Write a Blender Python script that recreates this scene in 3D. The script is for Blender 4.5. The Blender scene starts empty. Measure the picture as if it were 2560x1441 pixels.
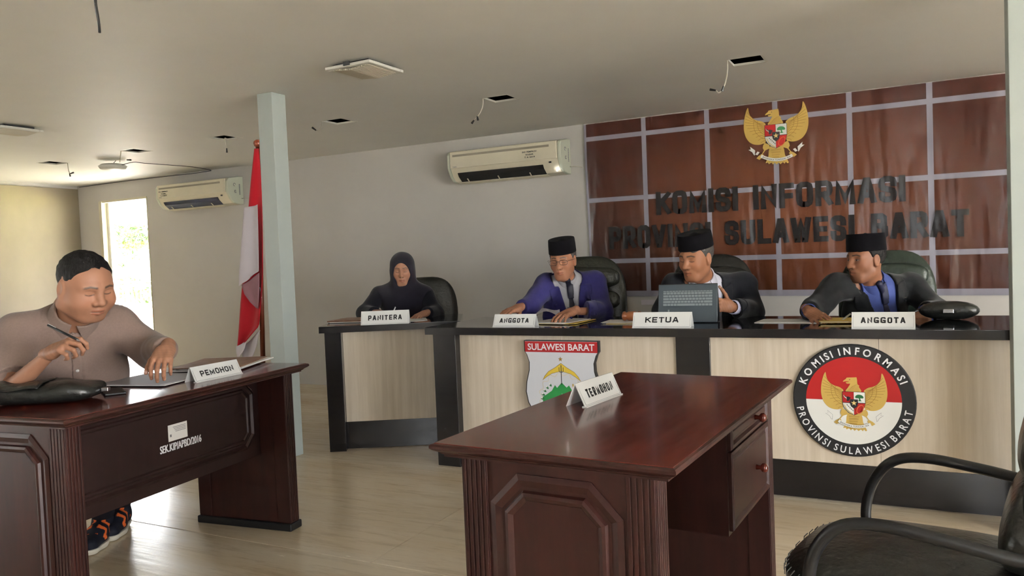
import bpy, bmesh, math, random
import numpy as np
from mathutils import Vector, Matrix
random.seed(4)
rng = np.random.default_rng(4)
SC = bpy.context.scene
C = SC.collection
PI = math.pi

# ------------------------------------------------------------------ camera
FPX, YAW, PITCH, ROLL, CAMH = 1954.7, .472123, .0378007, -.0407451, 1.19
def cam_axes():
    cy, sy = math.cos(YAW), math.sin(YAW)
    fwd = np.array([-sy, cy, 0]); right = np.array([cy, sy, 0]); up = np.array([0, 0, 1.])
    f2 = fwd*math.cos(PITCH) - up*math.sin(PITCH); u2 = up*math.cos(PITCH) + fwd*math.sin(PITCH)
    r3 = right*math.cos(ROLL) + u2*math.sin(ROLL); u3 = u2*math.cos(ROLL) - right*math.sin(ROLL)
    return r3, u3, f2
CR, CU, CF = cam_axes()
CAM = np.array([0, 0, CAMH])
cd = bpy.data.cameras.new('camera'); cd.sensor_width = 36; cd.lens = 36*FPX/2560; cd.clip_start = .05; cd.clip_end = 300
co = bpy.data.objects.new('camera', cd); C.objects.link(co)
co.matrix_world = Matrix(((CR[0], CU[0], -CF[0], 0), (CR[1], CU[1], -CF[1], 0), (CR[2], CU[2], -CF[2], CAMH), (0, 0, 0, 1)))
SC.camera = co
def at(x, y, d):
    """a point seen at photo pixel (x, y), d metres in front of the camera"""
    return CAM + d*(CF + CR*(x-1280)/FPX - CU*(y-720.5)/FPX)

# ------------------------------------------------------------------ world, sun, window portals, exposure
w = bpy.data.worlds.new('sky'); SC.world = w; w.use_nodes = True
bg = w.node_tree.nodes['Background']; bg.inputs[0].default_value = (.86, .89, .93, 1); bg.inputs[1].default_value = 6.0
sun = bpy.data.lights.new('sun', 'SUN'); sun.energy = 130; sun.angle = .01; sun.color = (1, .99, .96)
so = bpy.data.objects.new('sun', sun); C.objects.link(so)
sd = Vector((.22, .05, -1.0)).normalized(); so.rotation_euler = sd.to_track_quat('-Z', 'Y').to_euler()
DOOR = (-8.52, -7.70, 2.055)
REAR_Y, RIGHT_X, LEFT_X, BACK_Y, CEIL = -2.6, 6.0, -8.9, 6.07, 2.27
WIN_LEFT = [(-2.2, -1.2, .1, 2.1)]
WIN_RIGHT = [(-2.3, -.3, .1, 2.05), (.1, 2.2, .1, 2.05)]
WIN_REAR = [(.2, .9, 1.1, 2.0)]
def portal(loc, direction, sx, sy):
    l = bpy.data.lights.new('window_portal', 'AREA'); l.shape = 'RECTANGLE'; l.size = sx; l.size_y = sy
    l.cycles.is_portal = True
    o = bpy.data.objects.new('window_portal', l); C.objects.link(o); o.location = loc
    o.rotation_euler = Vector(direction).to_track_quat('-Z', 'Z').to_euler()
portal(((DOOR[0]+DOOR[1])/2, BACK_Y+.02, DOOR[2]/2), (0, -1, 0), DOOR[1]-DOOR[0], DOOR[2])
for a, b, c, d in WIN_REAR: portal(((a+b)/2, REAR_Y-.06, (c+d)/2), (0, 1, 0), b-a, d-c)
for a, b, c, d in WIN_LEFT: portal((LEFT_X-.1, (a+b)/2, (c+d)/2), (1, 0, 0), b-a, d-c)
for a, b, c, d in WIN_RIGHT: portal((RIGHT_X+.06, (a+b)/2, (c+d)/2), (-1, 0, 0), b-a, d-c)
vs = SC.view_settings; vs.view_transform = 'Standard'; vs.look = 'None'; vs.gamma = 1; vs.use_curve_mapping = False; vs.exposure = 2.46
SC.cycles.use_denoising = True
SC.cycles.max_bounces = 4; SC.cycles.diffuse_bounces = 3; SC.cycles.glossy_bounces = 3; SC.cycles.transmission_bounces = 4; SC.cycles.sample_clamp_indirect = 6
SC.cycles.caustics_reflective = False; SC.cycles.caustics_refractive = False
SC.cycles.use_adaptive_sampling = True; SC.cycles.adaptive_threshold = .025; SC.cycles.adaptive_min_samples = 24; SC.cycles.use_light_tree = False

# ------------------------------------------------------------------ helpers
class MB:
    """collects vertices and faces of one mesh"""
    def __init__(s): s.v = []; s.f = []; s.uv = None
    def add(s, v, f, m=None):
        n = len(s.v)
        if m is not None: v = [tuple(m @ Vector(p)) for p in v]
        s.v += [tuple(float(c) for c in p) for p in v]; s.f += [tuple(int(i)+n for i in q) for q in f]; return s
    def box(s, x0, x1, y0, y1, z0, z1, m=None):
        v = [(x, y, z) for z in (z0, z1) for y in (y0, y1) for x in (x0, x1)]
        return s.add(v, [(0, 2, 3, 1), (4, 5, 7, 6), (0, 1, 5, 4), (2, 6, 7, 3), (0, 4, 6, 2), (1, 3, 7, 5)], m)
    def rings(s, rr, cap0=True, cap1=True, closed=True, m=None):
        n = len(rr[0]); v = [p for r in rr for p in r]; f = []
        for i in range(len(rr)-1):
            for j in range(n if closed else n-1):
                k = (j+1) % n; f.append((i*n+j, i*n+k, (i+1)*n+k, (i+1)*n+j))
        if cap0: f.append(tuple(range(n))[::-1])
        if cap1: f.append(tuple(range((len(rr)-1)*n, len(rr)*n)))
        return s.add(v, f, m)
    def tube(s, pts, r, n=10, closed=False, caps=True, flat=1.0, m=None):
        pts = [np.array(p, float) for p in pts]; L = len(pts)
        rad = r if hasattr(r, '__len__') else [r]*L
        rr = []; prev = None
        for i in range(L):
            if closed: t = pts[(i+1) % L]-pts[i-1]
            else: t = pts[min(i+1, L-1)]-pts[max(i-1, 0)]
            t = t/(np.linalg.norm(t)+1e-12)
            if prev is None:
                a = np.array([0, 0, 1.]) if abs(t[2]) < .9 else np.array([1., 0, 0])
                u = np.cross(t, a)
            else: u = prev-t*np.dot(prev, t)
            u /= np.linalg.norm(u); w_ = np.cross(t, u); prev = u
            rr.append([tuple(pts[i]+rad[i]*(u*math.cos(2*PI*k/n)*flat+w_*math.sin(2*PI*k/n))) for k in range(n)])
        if closed: rr.append(rr[0]); caps = False
        return s.rings(rr, caps, caps, True, m)
    def lathe(s, prof, n=20, m=None, sx=1, sy=1):
        rr = [[(r*sx*math.cos(2*PI*k/n), r*sy*math.sin(2*PI*k/n), z) for k in range(n)] for r, z in prof]
        return s.rings(rr, True, True, True, m)
    def rect_stack(s, w_, d, prof, cut=0.0, m=None):
        """stack of rectangles (centre 0) inset by prof=(inset,z); cut = chamfered corners"""
        rr = []
        for ins, z in prof:
            a, b = w_/2-ins, d/2-ins; c = max(cut - ins*.59, 0.0005) if cut else 0
            if cut: r = [(-a+c, -b, z), (a-c, -b, z), (a, -b+c, z), (a, b-c, z), (a-c, b, z), (-a+c, b, z), (-a, b-c, z), (-a, -b+c, z)]
            else: r = [(-a, -b, z), (a, -b, z), (a, b, z), (-a, b, z)]
            rr.append(r)
        return s.rings(rr, True, True, True, m)
    def prism(s, poly, y0, y1, m=None):
        """polygon (x,z) extruded along y"""
        n = len(poly); v = [(p[0], y0, p[1]) for p in poly]+[(p[0], y1, p[1]) for p in poly]
        f = [tuple(range(n)), tuple(range(n, 2*n))[::-1]]+[(j, j+n, (j+1) % n+n, (j+1) % n) for j in range(n)]
        return s.add(v, f, m)
    def flat(s, poly, y=0.0, m=None):
        return s.add([(p[0], y, p[1]) for p in poly], [tuple(range(len(poly)))], m)
    def grid(s, nu, nv, fn, m=None, closed_u=False):
        v = [fn(i/(nu if closed_u else nu-1), j/(nv-1)) for j in range(nv) for i in range(nu)]
        f = []
        for j in range(nv-1):
            for i in range(nu if closed_u else nu-1):
                k = (i+1) % nu; f.append((j*nu+i, j*nu+k, (j+1)*nu+k, (j+1)*nu+i))
        return s.add(v, f, m)

def link(name, me, mat, parent=None, smooth=False, bevel=0, solid=0, subsurf=0, autosmooth=None):
    o = bpy.data.objects.new(name, me); C.objects.link(o)
    if mat is not None: me.materials.append(mat)
    if parent is not None: o.parent = parent
    if smooth or bevel: me.shade_smooth()
    if autosmooth: me.set_sharp_from_angle(angle=autosmooth)
    if solid:
        m = o.modifiers.new('solid', 'SOLIDIFY'); m.thickness = solid; m.offset = 0
    if subsurf:
        m = o.modifiers.new('sub', 'SUBSURF'); m.levels = m.render_levels = subsurf
    if bevel:
        m = o.modifiers.new('bevel', 'BEVEL'); m.width = bevel; m.segments = 2; m.limit_method = 'ANGLE'; m.harden_normals = True
    return o
def mesh_of(name, mb, recalc=True):
    me = bpy.data.meshes.new(name); me.from_pydata(mb.v, [], mb.f)
    if recalc:
        b = bmesh.new(); b.from_mesh(me); bmesh.ops.recalc_face_normals(b, faces=b.faces); b.to_mesh(me); b.free()
    me.update(); return me
def part(name, mb, mat, parent, **k):
    lab = k.pop('label', None); kind = k.pop('kind', None)
    o = link(name, mesh_of(name, mb, k.pop('recalc', True)), mat, parent, **k)
    if lab: o['label'] = lab
    if kind: o['kind'] = kind
    return o
def tag(o, label, cat, group=None):
    o['label'] = label; o['category'] = cat
    if group: o['group'] = group
    return o
def thing(name, label, cat, loc=(0, 0, 0), rotz=0, group=None):
    o = bpy.data.objects.new(name, None); C.objects.link(o); o.location = [float(c) for c in loc]; o.rotation_euler = (0, 0, rotz)
    o.empty_display_size = .1
    return tag(o, label, cat, group)
def solo(name, mb, mat, label, cat, loc=(0, 0, 0), rot=(0, 0, 0), group=None, **k):
    o = part(name, mb, mat, None, **k); o.location = [float(c) for c in loc]; o.rotation_euler = rot if hasattr(rot, '__len__') else (0, 0, rot)
    return tag(o, label, cat, group)
def struct(name, mb, mat, parent=None, **k):
    o = part(name, mb, mat, parent, **k)
    if parent is None: o['kind'] = 'structure'
    return o
def dup(root, loc, rotz, label):
    r = root.copy(); C.objects.link(r); r.location = [float(c) for c in loc]; r.rotation_euler = (0, 0, rotz); r['label'] = label
    for ch in list(root.children):
        c = ch.copy(); C.objects.link(c); c.parent = r
        for g in ch.children:
            d = g.copy(); C.objects.link(d); d.parent = c
    return r

_tc = {}
def text_geo(s, bold=0.0):
    """2D outline mesh of a string, size 1, left aligned: (verts, faces, width)"""
    key = (s, bold)
    if key in _tc: return _tc[key]
    cu = bpy.data.curves.new('lettering', 'FONT'); cu.body = s; cu.offset = bold; cu.resolution_u = 3; cu.fill_mode = 'FRONT'; cu.dimensions = '2D'
    o = bpy.data.objects.new('lettering', cu); C.objects.link(o)
    me = o.to_mesh(); v = [tuple(p.co) for p in me.vertices]; f = [tuple(p.vertices) for p in me.polygons]
    o.to_mesh_clear(); bpy.data.objects.remove(o); bpy.data.curves.remove(cu)
    xs = [p[0] for p in v] or [0]
    _tc[key] = (v, f, min(xs), max(xs)); return _tc[key]
CAP = .729
def text_fit(mb, s, x0, x1, z0, z1, y, bold=0.0, slant=0.0, m=None, fat=0):
    if fat:
        for k in (-1, -.5, 0, .5, 1): text_fit(mb, s, x0+fat+k*fat, x1-fat+k*fat, z0, z1, y-(k+1)*.0002, bold, slant, m)
        return mb
    """lettering filling the rectangle x0..x1, z0..z1 in the plane y, read from -y"""
    v, f, a, b = text_geo(s, bold); sx = (x1-x0)/(b-a); zs = [p[1] for p in v]; lo, hi = min(zs), max(zs); sz = (z1-z0)/(hi-lo)
    return mb.add([(x0+(p[0]-a)*sx+slant*(p[1]-lo)*sz, y, z0+(p[1]-lo)*sz) for p in v], f, m)
def text_arc(mb, s, R, a0, a1, h, y, inward=False, bold=0.02, wide=1.0):
    """lettering along a circle of radius R (baseline) from angle a0 to a1"""
    W = text_geo(s, bold); tot = W[3]-W[2]; sz = h/CAP
    for i, ch in enumerate(s):
        if ch == ' ': continue
        v, f, c0, c1 = text_geo(ch, bold); pre = text_geo(s[:i+1], bold); mid = (pre[3]-(c1-c0)/2-W[2])/tot
        a = a0+(a1-a0)*mid; ca, sa = math.cos(a), math.sin(a)
        out = []
        for p in v:
            lx = (p[0]-(c0+c1)/2)*sz*wide; lz = p[1]*sz
            if not inward: r = R+lz; out.append((r*ca+lx*sa, y, r*sa-lx*ca))
            else: r = R-lz; out.append((r*ca-lx*sa, y, r*sa+lx*ca))
        mb.add(out, f)
    return mb

_O = [(.28, 0), (.72, 0), (.93, .07), (1, .22), (1, .78), (.93, .93), (.72, 1), (.28, 1), (.07, .93), (0, .78), (0, .22), (.07, .07), (.28, 0), (.5, 0)]
GLYPH = dict(A=(1.05, [[(0, 0), (.42, 1), (.58, 1), (1, 0)], [(.17, .28), (.83, .28)]]), B=(1, [[(.5, 0), (0, 0), (0, 1), (.72, 1), (.92, .92), (.92, .62), (.75, .53), (0, .53)], [(.72, .53), (1, .42), (1, .1), (.8, 0), (.4, 0)]]),
    E=(.9, [[(1, 1), (0, 1), (0, 0), (1, 0)], [(0, .5), (.88, .5)]]), F=(.85, [[(1, 1), (0, 1), (0, 0)], [(0, .48), (.88, .48)]]),
    G=(1.1, [[(1, .9), (.9, 1), (.28, 1), (.07, .93), (0, .78), (0, .22), (.07, .07), (.28, 0), (1, 0), (1, .42), (.6, .42)]]),
    H=(1, [[(0, 0), (0, 1)], [(1, 0), (1, 1)], [(0, .5), (1, .5)]]), I=(.0, [[(0, 0), (0, 1)]]), K=(1.02, [[(0, 0), (0, 1)], [(1, 1), (.08, .44)], [(.34, .60), (1, 0)]]), L=(.85, [[(0, 1), (0, 0), (1, 0)]]),
    M=(1.25, [[(0, 0), (0, 1), (.5, .12), (1, 1), (1, 0)]]), N=(1.02, [[(0, 0), (0, 1), (1, 0), (1, 1)]]), O=(1, [_O]), P=(.95, [[(0, 0), (0, 1), (.72, 1), (.93, .94), (1, .82), (1, .6), (.93, .48), (.72, .42), (0, .42)]]),
    R=(1, [[(0, 0), (0, 1), (.72, 1), (.93, .94), (1, .82), (1, .62), (.93, .5), (.72, .44), (0, .44)], [(.5, .44), (1, 0)]]),
    S=(.97, [[(1, .76), (1, .82), (.93, .94), (.72, 1), (.28, 1), (.07, .94), (0, .82), (0, .68), (.1, .57), (.9, .43), (1, .32), (1, .18), (.93, .06), (.72, 0), (.28, 0), (.07, .06), (0, .18), (0, .24)]]),
    T=(.95, [[(0, 1), (1, 1)], [(.5, 1), (.5, 0)]]), U=(1, [[(0, 1), (0, .22), (.07, .07), (.28, 0), (.72, 0), (.93, .07), (1, .22), (1, 1)]]), V=(1.05, [[(0, 1), (.45, 0), (.55, 0), (1, 1)]]), W=(1.5, [[(0, 1), (.22, 0), (.28, 0), (.5, .9), (.72, 0), (.78, 0), (1, 1)]]))
def block_text(mb, s, x0, x1, z0, z1, y, sw, gap, m=None, word=None):
    """bold block capitals drawn as strokes of width sw, filling x0..x1, z0..z1"""
    tot = sum(GLYPH[c][0] if c != ' ' else .55 for c in s); fixed = sum(sw+gap for c in s)-gap
    u = (x1-x0-fixed)/tot; x = x0; H = z1-z0-sw; k = 0; nw = 0
    for c in s:
        if c == ' ': x += .55*u+sw+gap; nw += 1; continue
        wd = GLYPH[c][0]*u
        for pl in (GLYPH[c][1] if word in (None, nw) else []):
            P = [np.array([x+sw/2+p[0]*wd, z0+sw/2+p[1]*H]) for p in pl]; n = len(P); v = []; k += 1
            closed = np.linalg.norm(np.array(pl[0])-np.array(pl[-1])) < .3 and len(pl) > 12
            for i in range(n):
                a = P[i]-P[i-1] if i else P[1]-P[0]; b = P[i+1]-P[i] if i < n-1 else a
                a = a/np.linalg.norm(a); b = b/np.linalg.norm(b); t = a+b; t = t/np.linalg.norm(t); q = np.array([-t[1], t[0]]); sc = min(1/max(abs(np.dot(t, a)), .35), 2.2)
                p = P[i]
                if not closed and i == 0: p = p-a*sw/2
                if not closed and i == n-1: p = p+a*sw/2
                lim = [p+q*sw/2*sc, p-q*sw/2*sc]
                v += [(r[0], min(max(r[1], z0), z1)) for r in lim]
            for i in range(n-1): mb.add([(v[q][0], y-.0005*(k % 3)-.00015*(i % 3), v[q][1]) for q in (2*i, 2*i+1, 2*i+3, 2*i+2)], [(0, 1, 2, 3)], m)
        x += wd+sw+gap
    return mb

# ------------------------------------------------------------------ materials (all procedural)
def lin(c): return c/12.92 if c <= .04045 else ((c+.055)/1.055)**2.4
def S(r, g, b): return (lin(r/255), lin(g/255), lin(b/255), 1)
def nn(t, kind, **k):
    n = t.nodes.new(kind)
    for a, b in k.items(): setattr(n, a, b)
    return n
def mat(name, col, rough=.5, metal=0, spec=.5, var=0, vscale=6, stretch=(1, 1, 1), detail=4, bump=0, bscale=40, coat=0, col2=None, emit=0, sheen=0, bstretch=None, trans=0, rvar=0):
    m = bpy.data.materials.new(name); m.use_nodes = True; t = m.node_tree; p = t.nodes['Principled BSDF']
    p.inputs['Base Color'].default_value = col; p.inputs['Roughness'].default_value = rough; p.inputs['Metallic'].default_value = metal
    p.inputs['Specular IOR Level'].default_value = spec; p.inputs['Coat Weight'].default_value = coat; p.inputs['Coat Roughness'].default_value = .08
    if sheen: p.inputs['Sheen Weight'].default_value = sheen
    if trans: p.inputs['Transmission Weight'].default_value = trans
    if emit: p.inputs['Emission Color'].default_value = col; p.inputs['Emission Strength'].default_value = emit
    if var or bump or rvar:
        tc = nn(t, 'ShaderNodeTexCoord')
        mp = nn(t, 'ShaderNodeMapping'); mp.inputs['Scale'].default_value = stretch; t.links.new(tc.outputs['Object'], mp.inputs[0])
        if var or rvar:
            n = nn(t, 'ShaderNodeTexNoise'); n.inputs['Scale'].default_value = vscale; n.inputs['Detail'].default_value = detail; n.inputs['Roughness'].default_value = .6
            t.links.new(mp.outputs[0], n.inputs['Vector'])
        if var:
            r = nn(t, 'ShaderNodeValToRGB'); r.color_ramp.elements[0].position = .3; r.color_ramp.elements[1].position = .7
            c2 = col2 or tuple(min(1, c*(1+var)) for c in col[:3])+(1,)
            r.color_ramp.elements[0].color = tuple(c*(1-var) for c in col[:3])+(1,) if not col2 else col; r.color_ramp.elements[1].color = c2
            t.links.new(n.outputs['Fac'], r.inputs[0]); t.links.new(r.outputs[0], p.inputs['Base Color'])
        if rvar:
            mr = nn(t, 'ShaderNodeMapRange'); mr.inputs['To Min'].default_value = max(.02, rough-rvar); mr.inputs['To Max'].default_value = min(1, rough+rvar)
            t.links.new(n.outputs['Fac'], mr.inputs[0]); t.links.new(mr.outputs[0], p.inputs['Roughness'])
        if bump:
            b = nn(t, 'ShaderNodeTexNoise'); b.inputs['Scale'].default_value = bscale; b.inputs['Detail'].default_value = 3
            mp2 = nn(t, 'ShaderNodeMapping'); mp2.inputs['Scale'].default_value = bstretch or stretch; t.links.new(tc.outputs['Object'], mp2.inputs[0])
            t.links.new(mp2.outputs[0], b.inputs['Vector'])
            bu = nn(t, 'ShaderNodeBump'); bu.inputs['Strength'].default_value = bump; bu.inputs['Distance'].default_value = .01
            t.links.new(b.outputs['Fac'], bu.inputs['Height']); t.links.new(bu.outputs[0], p.inputs['Normal'])
    return m
def attr_mat(name, rough=.55, spec=.4, bump=0, bscale=200):
    m = mat(name, (.5, .5, .5, 1), rough, spec=spec, bump=bump, bscale=bscale)
    t = m.node_tree; a = nn(t, 'ShaderNodeAttribute'); a.attribute_name = 'tint'
    t.links.new(a.outputs['Color'], t.nodes['Principled BSDF'].inputs['Base Color']); return m

K = {}
K['wall'] = mat('wall_paint', S(200, 196, 190), .7, spec=.2, var=.04, vscale=1.3, bump=.05, bscale=30)
K['ceil'] = mat('ceiling_paint', S(236, 235, 229), .55, spec=.3, var=.03, vscale=1.2, bump=.22, bscale=2.2, bstretch=(1, 1.6, 1))
K['colm'] = mat('column_paint', S(176, 184, 179), .55, spec=.3, var=.03, vscale=3)
K['ply'] = mat('plywood_wall', S(114, 104, 86), .6, var=.08, vscale=2.2, stretch=(1, 1, .5), detail=6, col2=S(126, 116, 96))
K['white'] = mat('white_plastic', S(226, 224, 214), .4, var=.02, vscale=8)
K['cream'] = mat('cream_plastic', S(222, 214, 190), .38, spec=.5, var=.04, vscale=5)
K['creamside'] = mat('cream_side', S(206, 210, 190), .42)
K['grille'] = mat('grille_plastic', S(206, 198, 178), .5)
K['black'] = mat('black_void', (.004, .004, .004, 1), .9, spec=.05)
K['blk'] = mat('black_plastic', (.012, .012, .013, 1), .45, spec=.4)
K['wire_w'] = mat('white_wire', S(200, 195, 180), .5)
K['wire_b'] = mat('black_wire', (.02, .02, .02, 1), .5)
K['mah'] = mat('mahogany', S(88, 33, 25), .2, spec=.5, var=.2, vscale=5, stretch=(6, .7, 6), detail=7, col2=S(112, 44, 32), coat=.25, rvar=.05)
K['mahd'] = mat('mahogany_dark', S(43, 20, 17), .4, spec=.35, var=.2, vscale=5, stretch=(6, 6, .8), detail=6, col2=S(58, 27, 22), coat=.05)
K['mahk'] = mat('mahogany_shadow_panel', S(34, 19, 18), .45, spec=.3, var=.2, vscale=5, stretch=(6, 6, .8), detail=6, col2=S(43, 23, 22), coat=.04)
K['lam'] = mat('black_laminate', S(26, 25, 27), .24, spec=.5, var=.25, vscale=8, stretch=(.6, 8, 8), col2=S(34, 31, 31), coat=.2, rvar=.06)
K['lamtop'] = mat('black_gloss_top', S(20, 18, 20), .07, spec=.6, coat=.5, rvar=.03)
K['pale'] = mat('pale_ash', S(202, 187, 165), .42, var=.06, vscale=3.5, stretch=(9, 9, .5), detail=8, col2=S(222, 209, 190))
K['acr'] = mat('white_acrylic', S(236, 236, 232), .25, spec=.5)
K['ink'] = mat('black_print', (.01, .01, .012, 1), .5)
K['wink'] = mat('white_print', S(235, 235, 238), .5)
K['paper'] = mat('paper', S(235, 232, 228), .7)
K['gray'] = mat('grey_print', S(120, 120, 122), .6)
K['manila'] = mat('manila_card', S(222, 188, 96), .6, var=.04)
K['folder'] = mat('brown_folder', S(122, 84, 66), .5, var=.25, vscale=30, col2=S(150, 112, 90))
K['folderd'] = mat('dark_folder', S(40, 36, 38), .35)
K['leather'] = mat('black_leather', S(34, 35, 33), .34, spec=.5, var=.1, bump=.25, bscale=60)
K['leatherO'] = mat('olive_leather', S(44, 46, 38), .32, spec=.5, var=.1, bump=.25, bscale=60)
K['leatherG'] = mat('worn_green_leather', S(40, 50, 42), .4, spec=.5, var=.3, bump=.35, bscale=40)
K['chrome'] = mat('dull_metal', S(180, 180, 182), .3, metal=1)
K['gold'] = mat('gold_pin', S(214, 172, 84), .32, metal=.8)
K['suitN'] = mat('navy_suit', S(42, 38, 92), .85, spec=.2, var=.12, vscale=50, sheen=.15, bump=.1, bscale=400)
K['suitB'] = mat('black_suit', S(27, 28, 34), .85, spec=.2, var=.15, vscale=50, sheen=.12, bump=.1, bscale=400)
K['suitC'] = mat('charcoal_suit', S(26, 27, 29), .85, spec=.2, var=.15, vscale=50, sheen=.12, bump=.1, bscale=400)
K['velvet'] = mat('black_velvet', S(11, 10, 14), .95, spec=.08, sheen=.04)
K['hijab'] = mat('black_cloth', S(32, 29, 38), .85, spec=.15, sheen=.15, var=.12, vscale=9)
K['abaya'] = mat('black_dress', S(26, 26, 33), .85, spec=.15, sheen=.12, var=.12, vscale=9)
K['shirtBr'] = mat('taupe_shirt', S(140, 119, 109), .85, spec=.2, var=.06, vscale=120, sheen=.2, bump=.08, bscale=500)
K['shirtGr'] = mat('grey_shirt', S(176, 174, 178), .8, spec=.2)
K['shirtW'] = mat('white_shirt', S(226, 224, 236), .8, spec=.2)
K['shirtBl'] = mat('blue_shirt', S(70, 82, 140), .8, spec=.2, var=.05, vscale=60)
K['tieN'] = mat('navy_tie', S(22, 24, 52), .6, var=.1, vscale=40)
K['tieD'] = mat('dark_tie', S(28, 27, 44), .6)
K['trou'] = mat('dark_trousers', S(26, 27, 34), .85, spec=.2, var=.1)
K['hair'] = mat('black_hair', S(24, 22, 22), .7, spec=.2, bump=.35, bscale=160, bstretch=(1, 1, .3))
K['hairg'] = mat('greying_hair', S(66, 62, 60), .6, spec=.4, bump=.6, bscale=160)
K['skin'] = attr_mat('skin', .5, .4, .03, 160)
K['red'] = mat('flag_red', S(176, 18, 34), .8, spec=.2, sheen=.2)
K['flagw'] = mat('flag_white', S(214, 206, 212), .8, spec=.2, sheen=.2)
K['pole'] = mat('varnished_pole', S(110, 48, 26), .35, var=.2, vscale=10, stretch=(6, 6, .6))
K['gavel'] = mat('turned_wood', S(156, 92, 54), .3, var=.15, vscale=14, coat=.4)
K['slate'] = mat('slate_laptop', S(62, 72, 80), .42)
K['keys'] = mat('grey_keys', S(128, 136, 140), .5)
K['glass'] = mat('lens_glass', (.9, .9, .9, 1), .03, trans=1)
# ------------------------------------------------------------------ the room
SEAM_Y = [-2.6, -2.412, -1.192, .028, 1.248, 2.468, 3.688, 4.908, 6.128]
floor = MB().box(LEFT_X-.1, RIGHT_X+.1, REAR_Y-.1, BACK_Y+.1, -.06, -.012)
def plywood_mat():
    m = mat('plywood_floor', S(222, 199, 164), .22, spec=.5, var=.1, vscale=1.7, stretch=(.45, 2.4, 1), detail=9, col2=S(230, 216, 192), bump=.1, bscale=9, bstretch=(.3, 3, 1), rvar=.16)
    t = m.node_tree; p = t.nodes['Principled BSDF']; src = p.inputs['Base Color'].links[0].from_socket
    tc = nn(t, 'ShaderNodeTexCoord'); mp = nn(t, 'ShaderNodeMapping'); mp.inputs['Scale'].default_value = (1.3, 9, 1); t.links.new(tc.outputs['Object'], mp.inputs[0])
    n = nn(t, 'ShaderNodeTexNoise'); n.inputs['Scale'].default_value = 2.2; n.inputs['Detail'].default_value = 8; n.inputs['Roughness'].default_value = .72; t.links.new(mp.outputs[0], n.inputs['Vector'])
    r = nn(t, 'ShaderNodeValToRGB'); r.color_ramp.elements[0].position = .50; r.color_ramp.elements[1].position = .84
    r.color_ramp.elements[0].color = (0, 0, 0, 1); r.color_ramp.elements[1].color = (1, 1, 1, 1); t.links.new(n.outputs['Fac'], r.inputs[0])
    mx = nn(t, 'ShaderNodeMix', data_type='RGBA', blend_type='MULTIPLY'); t.links.new(r.outputs[0], mx.inputs['Factor']); t.links.new(src, mx.inputs[6]); mx.inputs[7].default_value = (.60, .53, .45, 1)
    t.links.new(mx.outputs[2], p.inputs['Base Color']); return m
K['plyf'] = plywood_mat()
fl = struct('floor', floor, K['black'])
fl['label'] = 'worn plywood sheet floor with scuffs'
i = 0
for r in range(len(SEAM_Y)-1):
    y0, y1 = SEAM_Y[r], min(SEAM_Y[r+1], BACK_Y+.05)
    off = -1.945 if r % 2 == 1 else -1.945+(-1.22 if r == 6 else .61*(r % 3))
    x = off-2.44*math.ceil((off-LEFT_X)/2.44)
    while x < RIGHT_X:
        a, b = max(x, LEFT_X-.05), min(x+2.44, RIGHT_X+.05)
        if b-a > .02:
            g = .0022; dz = random.uniform(-.0015, .0)
            mb = MB().box(a+g, b-g, y0+g, y1-g, -.012, dz)
            struct('plywood_sheet', mb, K['plyf'], fl)
        x += 2.44

HOLES = [(-7.21, 4.68), (-6.05, 4.685), (-4.97, 4.685), (-3.80, 4.70), (-2.44, 4.73), (-.815, 4.68)]
HS = .19
def ceiling_mesh():
    xs = sorted(set([LEFT_X-.1, RIGHT_X+.1]+[h[0]+s*HS/2 for h in HOLES for s in (-1, 1)])); ys = sorted(set([REAR_Y-.1, BACK_Y+.1]+[h[1]+s*HS/2 for h in HOLES for s in (-1, 1)]))
    # strips: one band of Y holds every hole
    mb = MB(); lo = min(h[1] for h in HOLES)-HS/2-.05; hi = max(h[1] for h in HOLES)+HS/2+.05
    X0, X1, Y0, Y1 = LEFT_X-.32, RIGHT_X+.32, REAR_Y-.32, BACK_Y+.32; z0, z1 = CEIL, CEIL+.012
    mb.box(X0, X1, Y0, lo, z0, z1); mb.box(X0, X1, hi, Y1, z0, z1)
    x = X0
    for hx, hy in sorted(HOLES):
        mb.box(x, hx-HS/2, lo, hi, z0, z1); mb.box(hx-HS/2, hx+HS/2, lo, hy-HS/2, z0, z1); mb.box(hx-HS/2, hx+HS/2, hy+HS/2, hi, z0, z1); x = hx+HS/2
    mb.box(x, X1, lo, hi, z0, z1); return mb
ce = struct('ceiling', ceiling_mesh(), K['ceil']); ce['label'] = 'off-white painted board ceiling with square lamp cut-outs'
void = MB().box(LEFT_X-2.6, RIGHT_X+1.1, REAR_Y-1.1, BACK_Y+2.0, CEIL+.35, CEIL+.4).box(LEFT_X-2.6, LEFT_X-2.5, REAR_Y-1.1, BACK_Y+2.0, CEIL+.1, CEIL+.35).box(LEFT_X-2.6, RIGHT_X+1.1, BACK_Y+1.95, BACK_Y+2.0, CEIL+.1, CEIL+.35)  # slab runs past the walls as added, unseen eaves that cut sky light
for a in (LEFT_X-.3, RIGHT_X+.26): void.box(a, a+.04, REAR_Y-.3, BACK_Y+.3, CEIL+.012, CEIL+.35)
for a in (REAR_Y-.3, BACK_Y+.26): void.box(LEFT_X-.3, RIGHT_X+.3, a, a+.04, CEIL+.012, CEIL+.35)
o = struct('roof_void_added_eaves', void, K['black']); o['label'] = 'dark roof space above the ceiling boards, with unseen eaves added to cut sky light'
for hx, hy in HOLES:   # rough lips of the cut boards
    mb = MB(); h = HS/2
    for s in (-1, 1):
        mb.box(hx+s*h-.006, hx+s*h+.006, hy-h, hy+h, CEIL-.001, CEIL+.012); mb.box(hx-h, hx+h, hy+s*h-.006, hy+s*h+.006, CEIL-.001, CEIL+.012)
    part('cutout_lip', mb, K['white'], ce)

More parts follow.
